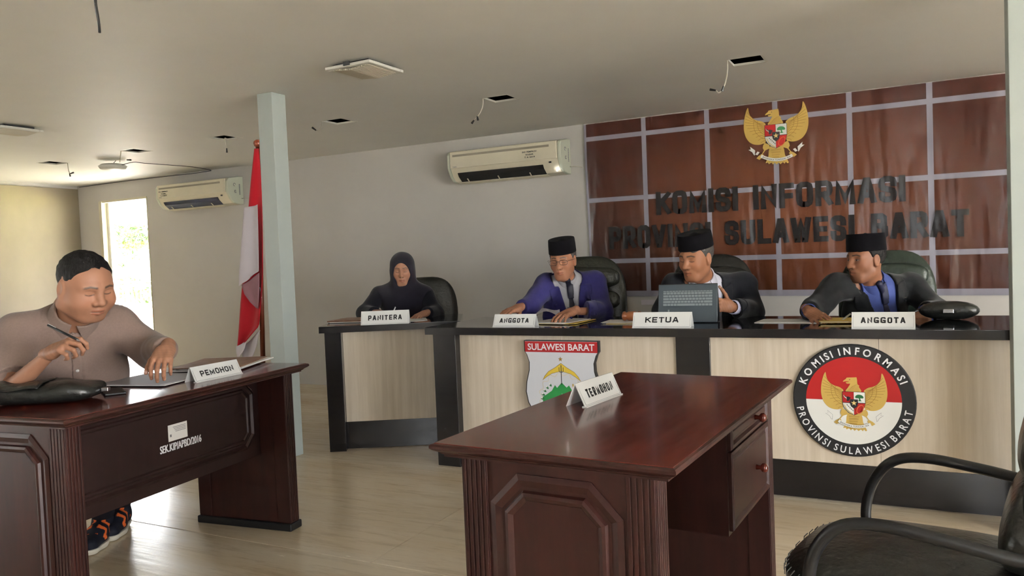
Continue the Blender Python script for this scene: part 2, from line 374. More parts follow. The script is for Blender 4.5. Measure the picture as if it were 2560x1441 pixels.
def wall_with_openings(x0, x1, z0, z1, y0, y1, ops, m=None):
    mb = MB(); x = x0
    for a, b, c, d in sorted(ops):
        mb.box(x, a, y0, y1, z0, z1, m)
        if c > z0: mb.box(a, b, y0, y1, z0, c, m)
        if d < z1: mb.box(a, b, y0, y1, d, z1, m)
        x = b
    return mb.box(x, x1, y0, y1, z0, z1, m)
o = struct('wall_back', wall_with_openings(LEFT_X-.2, RIGHT_X+.2, 0, CEIL, BACK_Y, BACK_Y+.12, [(DOOR[0], DOOR[1], 0, DOOR[2])]), K['wall']); o['label'] = 'plain off-white back wall with a doorway'
o = struct('wall_rear', wall_with_openings(LEFT_X-.2, RIGHT_X+.2, 0, CEIL, REAR_Y-.12, REAR_Y, WIN_REAR), K['wall']); o['label'] = 'plain off-white wall behind the viewer'
RZ = Matrix.Rotation(PI/2, 4, 'Z')
o = struct('wall_right', wall_with_openings(REAR_Y-.2, BACK_Y+.2, 0, CEIL, -RIGHT_X-.12, -RIGHT_X, WIN_RIGHT, RZ), K['wall']); o['label'] = 'off-white side wall with windows'
wl = struct('wall_left', wall_with_openings(REAR_Y-.2, BACK_Y+.1, 0, CEIL, -LEFT_X+.02, -LEFT_X+.12, WIN_LEFT, RZ), K['wall']); wl['label'] = 'side wall faced with plywood sheets'
for k in range(3):
    y1 = BACK_Y-.004-1.22*k; y0 = max(y1-1.217, REAR_Y)
    part('plywood_panel', MB().box(LEFT_X-.018, LEFT_X, y0, y1, .0, 2.232), K['ply'], wl, bevel=.0015)
def window_unit(n, a, b, c, d, m, y0):
    fr = MB(); t = .05
    for q in ((a, a+t, c, d), (b-t, b, c, d), (a, b, c, c+t), (a, b, d-t, d), ((a+b)/2-t/2, (a+b)/2+t/2, c, d)): fr.box(q[0], q[1], y0-.09, y0-.03, q[2], q[3], m)
    o = struct('window_%d' % n, fr, K['white']); o['label'] = 'white framed window, clear panes'
for n, q in enumerate(WIN_RIGHT): window_unit(n+1, *q, RZ, -RIGHT_X)
for n, q in enumerate(WIN_REAR): window_unit(n+4, *q, None, REAR_Y)
for n, q in enumerate(WIN_LEFT): window_unit(n+3, *q, RZ, -LEFT_X+.14)
# doorway lining
mb = MB(); a, b, h = DOOR
mb.box(a-.005, a+.045, BACK_Y-.015, BACK_Y+.14, 0, h); mb.box(b-.012, b+.004, BACK_Y-.004, BACK_Y+.14, 0, h); mb.box(a, b, BACK_Y-.006, BACK_Y+.14, h-.015, h+.01)
o = struct('door_1', mb, mat('door_lining', S(206, 200, 176), .5, var=.06)); o['label'] = 'open doorway with pale lining, daylight outside'
part('door_stop', MB().box(a+.045, a+.085, BACK_Y+.05, BACK_Y+.10, 0, h-.02), K['white'], o)
for n, x in enumerate((-3.585, .357)):
    o = struct('column_%d' % (n+1), MB().box(x, x+.12, 3.655, 3.775, 0, CEIL), K['colm'], bevel=.003)
    o['label'] = ['square pale green-white post standing beside the flag pole', 'square pale green-white post at the right end of the long bench'][n]

# ------------------------------------------------------------------ outside the doorway
K['terr'] = mat('terrace_tiles', S(214, 208, 196), .6, var=.05, vscale=3)
K['brickred'] = mat('terracotta_band', S(196, 110, 84), .7, var=.1)
K['grass'] = mat('garden_ground', S(150, 150, 96), .9, var=.2)
K['leaf'] = mat('leaf_green', S(44, 62, 38), .7, var=.3, vscale=3)
K['leafy'] = mat('leaf_yellow_green', S(92, 98, 50), .7, var=.3, vscale=3)
K['bark'] = mat('bark', S(96, 84, 74), .8, var=.2)
o = struct('terrace', MB().box(-24, 4, BACK_Y+.12, 9.2, -.2, -.03).box(-24, LEFT_X-.12, REAR_Y-.12, BACK_Y+.12, -.2, -.03), K['terr']); o['label'] = 'sunlit pale terrace outside the doorway'
o = struct('yard', MB().box(-40, 40, -30, REAR_Y-.12, -.3, -.1).box(RIGHT_X+.12, 60, REAR_Y-.12, 9.2, -.3, -.1), mat('bounce_paving', S(190, 186, 178), .8, var=.1)); o['label'] = 'unseen pale yard added outside the windows to bounce light in'  # unseen ground, added to bounce sunlight through the windows onto the ceiling
o = struct('garden', MB().box(-60, 20, 9.2, 60, -.6, -.25), K['grass']); o['label'] = 'garden ground beyond the terrace'
pw = MB().box(-24, 4, 9.2, 9.42, -.2, .62)
o = solo('parapet_wall', pw, K['terr'], 'low white parapet wall outside the doorway', 'wall')
part('terracotta_band', MB().box(-24, 4, 9.18, 9.2, .42, .50), K['brickred'], o)
rl = thing('balcony_railing', 'white metal railing with upright bars on the parapet', 'railing', (-12.1, 9.32, .62))
K['railw'] = mat('white_rail', S(232, 232, 232), .5)
for z in (.03, .35, .43): part('rail', MB().box(-2.4, 2.6, -.015, .015, z-.013, z+.013), K['railw'], rl)
for k in range(41):
    x = -2.3+k*.12
    if k % 8 == 0: part('post', MB().box(x-.022, x+.022, -.022, .022, 0, .46), K['railw'], rl)
    elif k % 8 == 4: part('ornament', MB().tube([(x+.055*math.cos(t), 0, .19+.07*math.sin(t)) for t in (0, PI/2, PI, 1.5*PI)], .012, 6, closed=True), K['railw'], rl)
    else: part('bar', MB().box(x-.008, x+.008, -.008, .008, .03, .35), K['railw'], rl)
pot = MB().lathe([(.12, 0), (.17, .28), (.19, .28), (.19, .33), (.16, .33), (.15, .28)], 18)
pst = solo('plant_stand', MB().box(-.16, .16, -.16, .16, 0, .3), K['terr'], 'pale block carrying the orange pot outside', 'plinth', (-12.55, 8.9, -.03), bevel=.01)
pt = solo('flower_pot', pot, mat('orange_clay', S(224, 122, 60), .6), 'orange clay flower pot outside the doorway', 'pot', (-12.55, 8.9, .272), smooth=True, autosmooth=.6)
def foliage(n, c, r, size, seed):
    g = np.random.default_rng(seed); mb = MB(); v = []; f = []
    for k in range(n):
        d = g.normal(size=3); d /= np.linalg.norm(d); p = np.array(c)+d*np.array(r)*g.uniform(.35, 1)**.6
        a = g.normal(size=3); a /= np.linalg.norm(a); b = np.cross(a, g.normal(size=3)); b /= np.linalg.norm(b); s = size*g.uniform(.6, 1.3)
        i0 = len(v); v += [tuple(p-a*s), tuple(p+b*s*.45), tuple(p+a*s), tuple(p-b*s*.45)]; f.append((i0, i0+1, i0+2, i0+3))
    mb.add(v, f); return mb
def tree(name, label, loc, blobs, mats, seed, trunk):
    t = thing(name, label, 'tree' if 'tree' in name else 'shrub', loc)
    part('trunk', MB().tube(trunk, [.14, .11, .08, .05][:len(trunk)], 8), K['bark'], t, smooth=True)
    for k, (c, r, n, s, m) in enumerate(blobs): part('foliage', foliage(n, c, r, s, seed+k), mats[m], t, kind='stuff', recalc=False)
LV = [K['leaf'], K['leafy']]
tree('garden_tree', 'spreading leafy tree beyond the railing', (-20.7, 15.5, -.25), [((0, 0, 2.62), (1.1, .9, .28), 900, .09, 0), ((.3, .1, 2.3), (.5, .5, .14), 200, .09, 1), ((-.3, 0, 1.9), (.7, .6, .25), 130, .09, 0), ((1.7, 0, 2.25), (.5, .5, .3), 200, .09, 1)], LV, 11,
     [(-.5, 0, 0), (-.4, 0, .9), (0, .1, 1.7), (.1, 0, 2.5)])
for k, (x, y, h, w_) in enumerate([(-15.4, 12.0, 1.35, .7), (-17.6, 13.0, 1.5, .8)]):
    tree('garden_shrub', ['green shrub behind the railing, beside the right jamb', 'green shrub behind the railing bars, left of the other'][k], (x, y, -.25),
         [((0, 0, h*.6), (w_, .7, h*.4), 900, .07, 0)], LV, 40+k*3, [(0, 0, 0), (0, 0, h*.4)])
# ------------------------------------------------------------------ the judges' benches
TOP = .81
def bench(t, L, D, posts, panels, zt=TOP):
    """bench front along local +x from 0 to L; worktop front edge y=0; posts (x0,x1,front y); panels (x0,x1)"""
    part('worktop', MB().box(0, L, 0, D, zt-.042, zt), K['lamtop'], t, bevel=.002)
    part('edge_band', MB().box(.0, L, -.0015, .0, zt-.042, zt-.002), K['lam'], t)
    for x0, x1, y in posts: part('post', MB().box(x0, x1, y, .12, 0, zt-.042), K['lam'], t, bevel=.002)
    for x0, x1 in panels:
        part('kick_board', MB().box(x0, x1, .068, .09, 0.004, .178), K['lam'], t)
        n = max(1, round((x1-x0)/.62)); w_ = (x1-x0)/n
        for k in range(n): part('front_panel', MB().box(x0+k*w_+.0008, x0+(k+1)*w_-.0008, .07, .088, .1785, zt-.042), K['pale'], t)
    part('end_panel', MB().box(.03, .05, .12, D-.03, 0, zt-.042), K['lam'], t); part('end_panel', MB().box(L-.05, L-.03, .12, D-.03, 0, zt-.042), K['lam'], t)
t = thing('judges_bench', 'long black-topped bench with pale wood front panels below the banner', 'bench', (-2.52, 3.80, 0))
bench(t, 3.35, .73, [(.04, .19, .02), (1.46, 1.63, .058), (3.14, 3.31, .05)], [(.19, 1.46), (1.63, 3.14)])
t = thing('clerk_bench', 'short angled black-topped bench with one pale wood panel', 'bench', (-3.345, 3.838, 0), math.radians(29.5))
bench(t, .90, .66, [(.03, .135, .015)], [(.135, .885)], zt=.806)

# ------------------------------------------------------------------ mahogany desks
def desk(t, sgn, L=1.20, W=.62, H=.75):
    """long axis local y; modesty panel on the +x*sgn side, drawers on the other"""
    prof = [(.026, H-.036), (.026, H-.031), (.020, H-.028), (.017, H-.024), (.006, H-.018), (.0, H-.013), (.0, H-.007), (.003, H-.003), (.010, H-.0012), (.011, H)]
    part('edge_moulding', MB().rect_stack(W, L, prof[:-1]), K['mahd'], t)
    top = part('tabletop', MB().rect_stack(W-.019, L-.019, [(0, H-.0014), (0, H-.0002), (.0006, H)]), K['mah'], t)
    hx, hy, HL = W/2-.062, L/2-.05, H-.034
    for s in (-1, 1):
        y0, y1 = (hy-.06, hy) if s > 0 else (-hy, -hy+.06)
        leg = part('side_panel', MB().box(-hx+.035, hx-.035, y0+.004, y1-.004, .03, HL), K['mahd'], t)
        part('skirting', MB().box(-hx-.008, hx+.008, y0-.012, y1+.012, 0, .035), K['blk'], leg, bevel=.006)
        for sx in (-1, 1):   # fluted corner posts
            a, b = (hx-.07, hx) if sx > 0 else (-hx, -hx+.07)
            mb = MB(); n = 5
            mb.box(a, b, y0, y1, .03, HL)
            for k in range(n):
                c = a+(b-a)*(k+.5)/n
                mb.box(c-.0046, c+.0046, (y0-.003) if s < 0 else y1, y0 if s < 0 else (y1+.003), .04, HL-.008)
                c2 = y0+(y1-y0)*(k+.5)/n
                mb.box(b if sx > 0 else a-.003, b+.003 if sx > 0 else a, c2-.004, c2+.004, .04, HL-.008)
            part('fluted_post', mb, K['mahd'], t, bevel=.001)
        # raised octagonal field on the outer side
        m = Matrix.Translation((0, y1-.004 if s > 0 else y0+.004, .385)) @ Matrix.Rotation(PI/2 if s < 0 else -PI/2, 4, 'X')
        part('frame_moulding', MB().rect_stack(2*hx-.155, .60, [(0, 0), (.0, .003), (.014, .006), (.03, .001), (.038, .001), (.042, .009), (.05, .011), (.058, .007), (.062, .004)], cut=.075, m=m), K['mahd'], leg)
    # modesty panel
    xm = sgn*(hx-.145)
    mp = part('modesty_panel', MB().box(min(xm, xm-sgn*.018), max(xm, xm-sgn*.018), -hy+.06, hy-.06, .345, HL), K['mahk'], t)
    m = Matrix.Translation((xm, 0, .54)) @ Matrix(((0, 0, sgn, 0), (sgn, 0, 0, 0), (0, 1, 0, 0), (0, 0, 0, 1)))
    part('frame_moulding', MB().rect_stack(L-.30, .30, [(0, -.002), (.0, .006), (.010, .010), (.02, .003), (.028, .003), (.034, .007), (.042, .007), (.048, .003)], cut=.055, m=m), K['mahk'], mp)
    # drawer pedestal hung at the far end, opening to the sitter's side
    xf = -sgn*(hx-.006); yc = hy-.06-.235
    ped = part('pedestal', MB().box(min(xf, sgn*(hx-.3)), max(xf, sgn*(hx-.3)), yc-.235, hy-.06, .395, HL), K['mahd'], t)
    for nm, zc, hgt in (('drawer', .672, .078), ('cabinet_door', .517, .22)):
        m = Matrix.Translation((xf, yc, zc)) @ Matrix(((0, 0, -sgn, 0), (-sgn, 0, 0, 0), (0, 1, 0, 0), (0, 0, 0, 1)))
        d = part(nm, MB().rect_stack(.45, hgt, [(0, 0), (0, .010), (.006, .014), (.014, .014), (.020, .006), (.026, .006), (.030, .010)], m=m), K['mahd'], t, bevel=.0008)
        mk = Matrix.Translation((xf-sgn*.010, yc+.06, zc)) @ Matrix.Rotation(-sgn*PI/2, 4, 'Y')
        part('knob', MB().lathe([(.008, 0), (.006, .012), (.013, .018), (.015, .026), (.010, .033), (.002, .035)], 14, m=mk), K['mah'], d, smooth=True)
dB = thing('respondent_desk', 'reddish mahogany writing desk in the foreground with drawers', 'desk', (-.705, 2.158, 0), math.radians(-3.4))
desk(dB, -1)
dA = thing('applicant_desk', 'dark mahogany writing desk at the left, front panel towards the room', 'desk', (-2.712, 2.085, 0), math.radians(6.2))
desk(dA, 1, L=1.265, W=.64)
# stencil and sticker on the modesty panel of the left desk
xm = (.64/2-.062)-.145
FX = Matrix(((0, -1, 0, 0), (1, 0, 0, 0), (0, 0, 1, 0), (0, 0, 0, 1)))    # local plane facing -y  ->  facing +x
mb = text_fit(MB(), 'SEK.KIP/APBD/2016', -.065, .155, .490, .520, 0, .004, fat=.001, m=Matrix.Translation((xm+.0045, 0, 0)) @ FX)
part('stencilled_number', mb, K['wink'], dA, label='white stencilled inventory number')
mb = MB().box(-.02, .08, -.001, 0, .528, .592, m=Matrix.Translation((xm+.0045, 0, 0)) @ FX)
st = part('sticker', mb, K['paper'], dA, label='white paper inventory sticker')
mb = MB()
for k in range(4): mb.box(.005+.004*k, .072, -.0012, -.0011, .580-.006*k, .582-.006*k, m=Matrix.Translation((xm+.0048, 0, 0)) @ FX)
mb.box(-.012, -.004, -.0012, -.0011, .545, .555, m=Matrix.Translation((xm+.0048, 0, 0)) @ FX)
part('sticker_print', mb, K['gray'], st)

# ------------------------------------------------------------------ name plates
def nameplate(word, label, loc, rotz, L=.26, H=.082, D=.075, ital=0):
    t = thing('name_plate', label, 'name plate', loc, rotz, 'folded acrylic name plates')
    # inverted V of two sloping leaves, open ends; front leaf faces local -y
    a = math.atan2(D/2, H); th = .003
    for s, nm in ((-1, 'front_leaf'), (1, 'back_leaf')):
        poly = [(s*D/2, 0), (s*(D/2-th), 0), (0, H-th), (0, H), (s*th*.6, H)]
        v = [(-L/2, p[0], p[1]) for p in poly]+[(L/2, p[0], p[1]) for p in poly]; n = 5
        part(nm, MB().add(v, [tuple(range(n))[::-1], tuple(range(n, 2*n))]+[(j, (j+1) % n, (j+1) % n+n, j+n) for j in range(n)]), K['acr'], t)
    part('foot_lip', MB().box(-L/2, L/2, -D/2-.004, -D/2+.012, 0, .003), K['acr'], t)
    m = Matrix.Translation((0, -D/2-.0012, 0)) @ Matrix.Rotation(-a, 4, 'X'); sl = math.hypot(H, D/2)
    n = len(word); wd = min(L*.70, .034*n)
    part('lettering', block_text(MB(), word, -wd/2, wd/2, sl*.32, sl*.68, 0, sl*.078, sl*.082, m), K['ink'], t)
    mb = MB(); e = .006
    for q in ((-L/2+e, L/2-e, e, e+.0008), (-L/2+e, L/2-e, sl-e-.0008, sl-e), (-L/2+e, -L/2+e+.0008, e, sl-e), (L/2-e-.0008, L/2-e, e, sl-e)): mb.box(q[0], q[1], -.0002, .0004, q[2], q[3], m)
    part('border_line', mb, K['gray'], t)
nameplate('PANITERA', 'white folded name plate reading PANITERA', (-2.985, 4.058, .806), math.radians(27), L=.305, H=.085)
nameplate('ANGGOTA', 'white folded name plate reading ANGGOTA before the man in the purple-blue jacket', (-1.975, 3.895, TOP), math.radians(4), L=.25, H=.068)
nameplate('KETUA', 'white folded name plate reading KETUA', (-1.13, 3.885, TOP), math.radians(3), L=.30, H=.076)
nameplate('ANGGOTA', 'white folded name plate reading ANGGOTA before the man in the blue shirt', (-.115, 3.885, TOP), math.radians(0), L=.258, H=.071)
nameplate('TERMOHON', 'white folded name plate reading TERMOHON on the foreground desk', (-.862, 2.21, .75), math.radians(83), L=.235, H=.068, D=.066)
nameplate('PEMOHON', 'white folded name plate reading PEMOHON on the left desk', (-2.555, 2.285, .75), math.radians(92), L=.25, H=.060, D=.062)

# ------------------------------------------------------------------ eagle emblem (traced on a 430-unit shield)
GOLD = [mat('emblem_gold', S(206, 172, 88), .5), mat('emblem_gold_line', S(150, 112, 40), .5), mat('emblem_gold_light', S(226, 200, 128), .5)]
EM = dict(red=mat('emblem_red', S(178, 22, 22), .5), black=mat('emblem_black', (.012, .012, .014, 1), .5), white=mat('emblem_white', S(232, 232, 226), .5), green=mat('emblem_green', S(40, 110, 62), .5), orange=mat('emblem_orange', S(214, 92, 50), .5))
def star(cx, cz, r, k=.4, n=5):
    return [(cx+(r if i % 2 == 0 else r*k)*math.sin(PI*i/n), cz+(r if i % 2 == 0 else r*k)*math.cos(PI*i/n)) for i in range(2*n)]
def circ(cx, cz, rx, rz=None, n=18, a0=0, a1=2*PI, rot=0):
    rz = rz or rx; c, s = math.cos(rot), math.sin(rot)
    return [(cx+rx*math.cos(a)*c-rz*math.sin(a)*s, cz+rx*math.cos(a)*s+rz*math.sin(a)*c) for a in [a0+(a1-a0)*i/n for i in range(n+(0 if abs(a1-a0-2*PI) < 1e-6 else 1))]]
def band(mb, pts, wd, y):
    pts = [np.array(p, float) for p in pts]; v = []; 
    for i, p in enumerate(pts):
        t = pts[min(i+1, len(pts)-1)]-pts[max(i-1, 0)]; t /= np.linalg.norm(t)+1e-9; n = np.array([-t[1], t[0]])
        ww = wd if not hasattr(wd, '__len__') else wd[i]
        v += [(*(p+n*ww/2),), (*(p-n*ww/2),)]
    mb.add([(p[0], y, p[1]) for p in v], [(2*i, 2*i+1, 2*i+3, 2*i+2) for i in range(len(pts)-1)])
def smooth_poly(P, k=4, closed=True):
    P = [np.array(p, float) for p in P]; n = len(P); out = []
    for i in range(n if closed else n-1):
        p0, p1, p2, p3 = (P[(i-1) % n], P[i], P[(i+1) % n], P[(i+2) % n]) if closed else (P[max(i-1, 0)], P[i], P[i+1], P[min(i+2, n-1)])
        for j in range(k):
            t = j/k; out.append(tuple(.5*((2*p1)+(-p0+p2)*t+(2*p0-5*p1+4*p2-p3)*t*t+(-p0+3*p1-3*p2+p3)*t**3)))
    if not closed: out.append(tuple(P[-1]))
    return out
def emblem(par, cx, cz, u, y, ribbon_fill=True, wrap=None):
    """u metres per traced unit; y plane (towards -y is the viewer)"""
    L = [0]
    def T(p): return (cx+(p[0]-570)*u, cz+(740-p[1])*u)
    def mir(P): return [(1140-p[0], p[1]) for p in P][::-1]
    def put(name, polys, m, lab=None):
        L[0] += 1; mb = MB()
        for P in polys: mb.flat([T(p) for p in P], y-L[0]*.00025)
        return part(name, mb, m, par, recalc=False)
    def lines(name, cs, wd, m):
        L[0] += 1; mb = MB()
        for c in cs: band(mb, [T(p) for p in c], wd*u, y-L[0]*.00025)
        return part(name, mb, m, par, recalc=False, kind='stuff' if len(cs) > 2 else None)
    wing = [(760, 505), (800, 440), (850, 408), (920, 388), (985, 355), (1045, 295), (1082, 215), (1098, 108), (1130, 150), (1158, 235), (1182, 340), (1196, 470), (1190, 590), (1155, 715), (1085, 815), (1000, 866), (905, 882), (830, 868), (770, 830)]
    put('tail', [smooth_poly([(455, 930), (690, 930), (735, 1130), (805, 1285), (770, 1300), (750, 1270), (725, 1310), (690, 1275), (645, 1312), (610, 1275), (570, 1310), (535, 1270), (500, 1305), (470, 1265), (420, 1290), (400, 1255), (355, 1262), (415, 1130)], 2)], GOLD[0])
    wing_s = smooth_poly(wing, 3)
    for W in (wing_s, mir(wing_s)): put('wing', [W], GOLD[0])
    cs = []
    for k in range(11):   # feather lines sweeping from the shoulder
        f = k/10; a = (1090-20*f-260*f*f, 170+690*f); mid = (935-90*f, 420+330*f*f+80*f); e = (800-30*f, 470+330*f)
        tip = (1120+75*math.sin(PI*min(1, f*1.25))*1.0-250*f*f, 200+660*f)
        cs.append(smooth_poly([e, mid, tip], 5, False))
    cs += [smooth_poly([(985, 360), (1000, 480), (965, 620), (880, 720), (790, 770)], 4, False), smooth_poly([(915, 392), (925, 480), (900, 580), (840, 650), (790, 690)], 4, False)]
    lines('feather_lines', cs+[mir(c) for c in cs], 7, GOLD[1])
    thigh = [(690, 975), (700, 900), (785, 855), (822, 900), (832, 955), (808, 1005), (850, 1070), (915, 1105), (962, 1150), (905, 1188), (850, 1155), (812, 1105), (835, 1075), (785, 1010), (740, 990)]
    for W in (thigh, mir(thigh)): put('leg', [W], GOLD[0])
    put('head', [smooth_poly([(425, 510), (455, 430), (492, 372), (508, 335), (470, 338), (438, 330), (424, 308), (470, 300), (488, 290), (430, 288), (372, 300), (388, 268), (428, 240), (446, 212), (540, 205), (612, 200), (630, 200), (641, 262), (645, 340), (682, 372), (668, 392), (690, 430), (705, 510)], 2)], GOLD[0])
    cs = [[(440+9*k, 490-9*k*1.0), (560+6*k, 470-12*k), (690-4*k, 500-14*k)] for k in range(0, 11, 2)]
    cs += [[(470+22*k+6*j, 1000+50*j), (480+22*k+6*j, 1030+50*j), (492+22*k+6*j, 1000+50*j)] for j in range(4) for k in range(9-j)]
    cs += [[(430+35*k, 1270), (452+30*k, 1180)] for k in range(9)]
    lines('plumage_lines', cs, 5, GOLD[1]); put('eye', [circ(500, 250, 10, 7)], EM['black'])
    # shield
    def sh(x0, x1, y0, y1, full=False): return None
    out = [(352, 498), (788, 498), (788, 730), (770, 810), (730, 880), (660, 945), (570, 988), (480, 945), (410, 880), (370, 810), (352, 730)]
    put('shield_rim', [out], EM['black'])
    put('shield_red', [[(360, 506), (568, 506), (568, 722), (360, 722)], [(572, 735), (782, 735), (764, 808), (724, 875), (655, 938), (572, 978)]], EM['red'])
    put('shield_white', [[(572, 506), (780, 506), (780, 722), (572, 722)], [(360, 735), (568, 735), (568, 978), (485, 938), (416, 875), (376, 808)]], EM['white'])
    put('shield_bar', [[(354, 722), (786, 722), (786, 735), (354, 735)]], EM['black'])
    put('banyan_tree', [smooth_poly([(605, 630), (600, 590), (640, 558), (700, 558), (745, 585), (752, 625), (715, 630), (695, 628), (700, 670), (720, 688), (650, 688), (668, 668), (664, 630)], 2)], EM['green'])
    put('bull_head', [[(380, 580), (392, 570), (420, 604), (470, 600), (520, 625), (500, 640), (478, 690), (440, 695), (430, 640), (396, 608)]], EM['black'])
    put('bull_horn', [[(376, 572), (386, 574), (400, 606), (432, 618), (436, 660), (424, 634), (392, 616)]], EM['white'])
    put('centre_shield', [[(500, 655), (648, 655), (648, 740), (630, 800), (574, 850), (515, 800), (500, 740)]], EM['black'])
    put('star', [star(572, 730, 58)], GOLD[2]) if False else put('star', [[(572+(58 if i % 2 == 0 else 23)*math.sin(PI*i/5), 732-(58 if i % 2 == 0 else 23)*math.cos(PI*i/5)) for i in range(10)]], GOLD[2])
    lines('rice_and_cotton', [[(392, 770), (430, 860), (500, 925), (560, 958)]], 16, GOLD[2])
    lines('cotton_bolls', [[(440+26*k, 765+28*k), (452+26*k, 785+28*k)] for k in range(5)], 13, EM['black'])
    e = circ(684, 855, 52, 92, 24, rot=.5); lines('chain', [[(p[0], p[1]) for p in e]+[e[0], e[1]]], 18, EM['orange'])
    # ribbon
    arc = [(270+610*i/14, 1112+40*i/14+(1-(2*i/14-1)**2)*85) for i in range(15)]
    ends = [[(205, 1020), (240, 1035), (215, 1075), (262, 1110), (235, 1130), (140, 1090), (110, 1035), (28, 970), (70, 965), (66, 905), (150, 990), (145, 1080), (180, 1080)]]
    if ribbon_fill:
        e1 = [(150, 1092), (132, 1080), (100, 1020), (26, 966), (74, 962), (62, 905), (160, 990)]; e2 = [(160, 1075), (205, 1015), (248, 1035), (205, 1090)]
        put('ribbon_end', [e1, e2, mir(e1), mir(e2)], EM['white'])
    else: lines('ribbon_end', [[(150, 1092), (132, 1080), (100, 1020), (26, 966), (74, 962), (62, 905), (160, 990), (150, 1092)]]+[mir([(150, 1092), (132, 1080), (100, 1020), (26, 966), (74, 962), (62, 905), (160, 990), (150, 1092)])], 5, K['gray'])
    lines('ribbon', [arc], 62, EM['white'])
    # motto along the ribbon
    L[0] += 1; mb = MB(); s = 'BHINNEKA TUNGGAL IKA'; W = text_geo(s, .01); tot = W[3]-W[2]
    for i, ch in enumerate(s):
        if ch == ' ': continue
        v, f, c0, c1 = text_geo(ch, .01); pre = text_geo(s[:i+1], .01); mid = .06+.88*(pre[3]-(c1-c0)/2-W[2])/tot
        k = mid*14; i0 = min(int(k), 13); p = np.array(arc[i0])*(1-k+i0)+np.array(arc[i0+1])*(k-i0); tn = np.array(arc[i0+1])-np.array(arc[i0]); tn /= np.linalg.norm(tn); sz = 46
        o_ = []
        for q in v:
            lx = (q[0]-(c0+c1)/2)*sz*.88; lz = (q[1]-.36)*sz; o_.append((p[0]+tn[0]*lx+tn[1]*lz, p[1]+tn[1]*lx-tn[0]*lz))
        mb.add([(T(q)[0], y-L[0]*.00025, T(q)[1]) for q in o_], f)
    part('motto', mb, EM['black'], par, recalc=False)

# ------------------------------------------------------------------ banner
BX0, BX1 = -2.365, .635
def banner_mat(name, textcol=None):
    m = mat(name, S(120, 58, 36), .26, spec=.35); t = m.node_tree; p = t.nodes['Principled BSDF']
    tc = nn(t, 'ShaderNodeTexCoord')
    def math_(op, a, b=None):
        n = nn(t, 'ShaderNodeMath', operation=op)
        for k, q in enumerate((a, b)):
            if q is None: continue
            if isinstance(q, (int, float)): n.inputs[k].default_value = q
            else: t.links.new(q, n.inputs[k])
        return n.outputs[0]
    # stretched wrinkles of the vinyl, fanning down from the upper right
    mp = nn(t, 'ShaderNodeMapping'); mp.inputs['Rotation'].default_value = (0, .55, 0); mp.inputs['Scale'].default_value = (1.6, 1, .35); t.links.new(tc.outputs['Object'], mp.inputs[0])
    n1 = nn(t, 'ShaderNodeTexNoise'); n1.inputs['Scale'].default_value = 3.2; n1.inputs['Detail'].default_value = 2.5; t.links.new(mp.outputs[0], n1.inputs['Vector'])
    b = nn(t, 'ShaderNodeBump'); b.inputs['Strength'].default_value = .7; b.inputs['Distance'].default_value = .05; t.links.new(n1.outputs['Fac'], b.inputs['Height']); t.links.new(b.outputs[0], p.inputs['Normal'])
    if textcol: p.inputs['Base Color'].default_value = textcol; return m
    uv = nn(t, 'ShaderNodeUVMap'); sx = nn(t, 'ShaderNodeSeparateXYZ'); t.links.new(uv.outputs[0], sx.inputs[0]); U, V = sx.outputs[0], sx.outputs[1]
    lu = math_('LESS_THAN', math_('PINGPONG', U, .25), .0185); lv = math_('LESS_THAN', math_('PINGPONG', math_('SUBTRACT', V, .29), .254), .0185)
    bot = math_('LESS_THAN', V, .045); ln = math_('MAXIMUM', math_('MAXIMUM', lu, lv), bot)
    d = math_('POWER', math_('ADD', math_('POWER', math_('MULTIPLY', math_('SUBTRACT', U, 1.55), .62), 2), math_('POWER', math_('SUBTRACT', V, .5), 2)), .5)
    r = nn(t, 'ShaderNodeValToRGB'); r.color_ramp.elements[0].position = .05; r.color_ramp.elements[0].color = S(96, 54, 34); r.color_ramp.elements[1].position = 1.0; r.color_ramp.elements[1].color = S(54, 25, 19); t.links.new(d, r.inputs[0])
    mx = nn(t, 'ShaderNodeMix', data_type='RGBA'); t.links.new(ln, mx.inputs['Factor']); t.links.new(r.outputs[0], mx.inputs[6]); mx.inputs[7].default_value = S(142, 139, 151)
    t.links.new(mx.outputs[2], p.inputs['Base Color']); return m
def banner():
    t = thing('wall_banner', 'large brown vinyl banner with white grid, eagle emblem and dark lettering', 'banner', (0, BACK_Y-.018, 0))
    nu, nv = 61, 31; mb = MB(); uvs = []
    def tilt(x, v): return -.0118*(x+.865)*(1-v/1.42)
    def fn(a, b):
        u, v = a*3.0, b*1.43; x = BX0+u; y = .004*math.sin(u*2.1+1)*math.sin(v*1.7)+.003*math.sin(u*5+v*3)*(1 if u > 1.8 else .3)
        uvs.append((u, v)); return (x+.006*math.sin(v*4)*(a < .02), min(y, .008), min(.832+v+tilt(x, v), 2.266))
    mb.grid(nu, nv, fn); me = mesh_of('sheet', mb, False); uvl = me.uv_layers.new(name='UVMap')
    for lp in me.loops: uvl.data[lp.index].uv = uvs[lp.vertex_index]
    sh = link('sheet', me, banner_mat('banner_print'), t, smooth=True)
    tm = banner_mat('banner_lettering', S(30, 27, 28)); ly = -.0085
    def line(s, x0, x1, z0, z1):
        for wd in range(len(s.split())):
            mb = MB(); block_text(mb, s, x0, x1, z0, z1, ly, .040, .014, word=wd); mb.v = [(p[0], p[1], p[2]+tilt(p[0], .6)) for p in mb.v]; part('lettering', mb, tm, t, recalc=False)
    line('KOMISI INFORMASI', -1.78, -.02, 1.478, 1.66); line('PROVINSI SULAWESI BARAT', -2.18, .355, 1.222, 1.405)
    emblem(t, -.862, 2.008, .000363, -.0088)
    part('stay_tape', MB().box(-1.93, -1.78, -.004, -.003, .775, .815), K['flagw'], t)
banner()

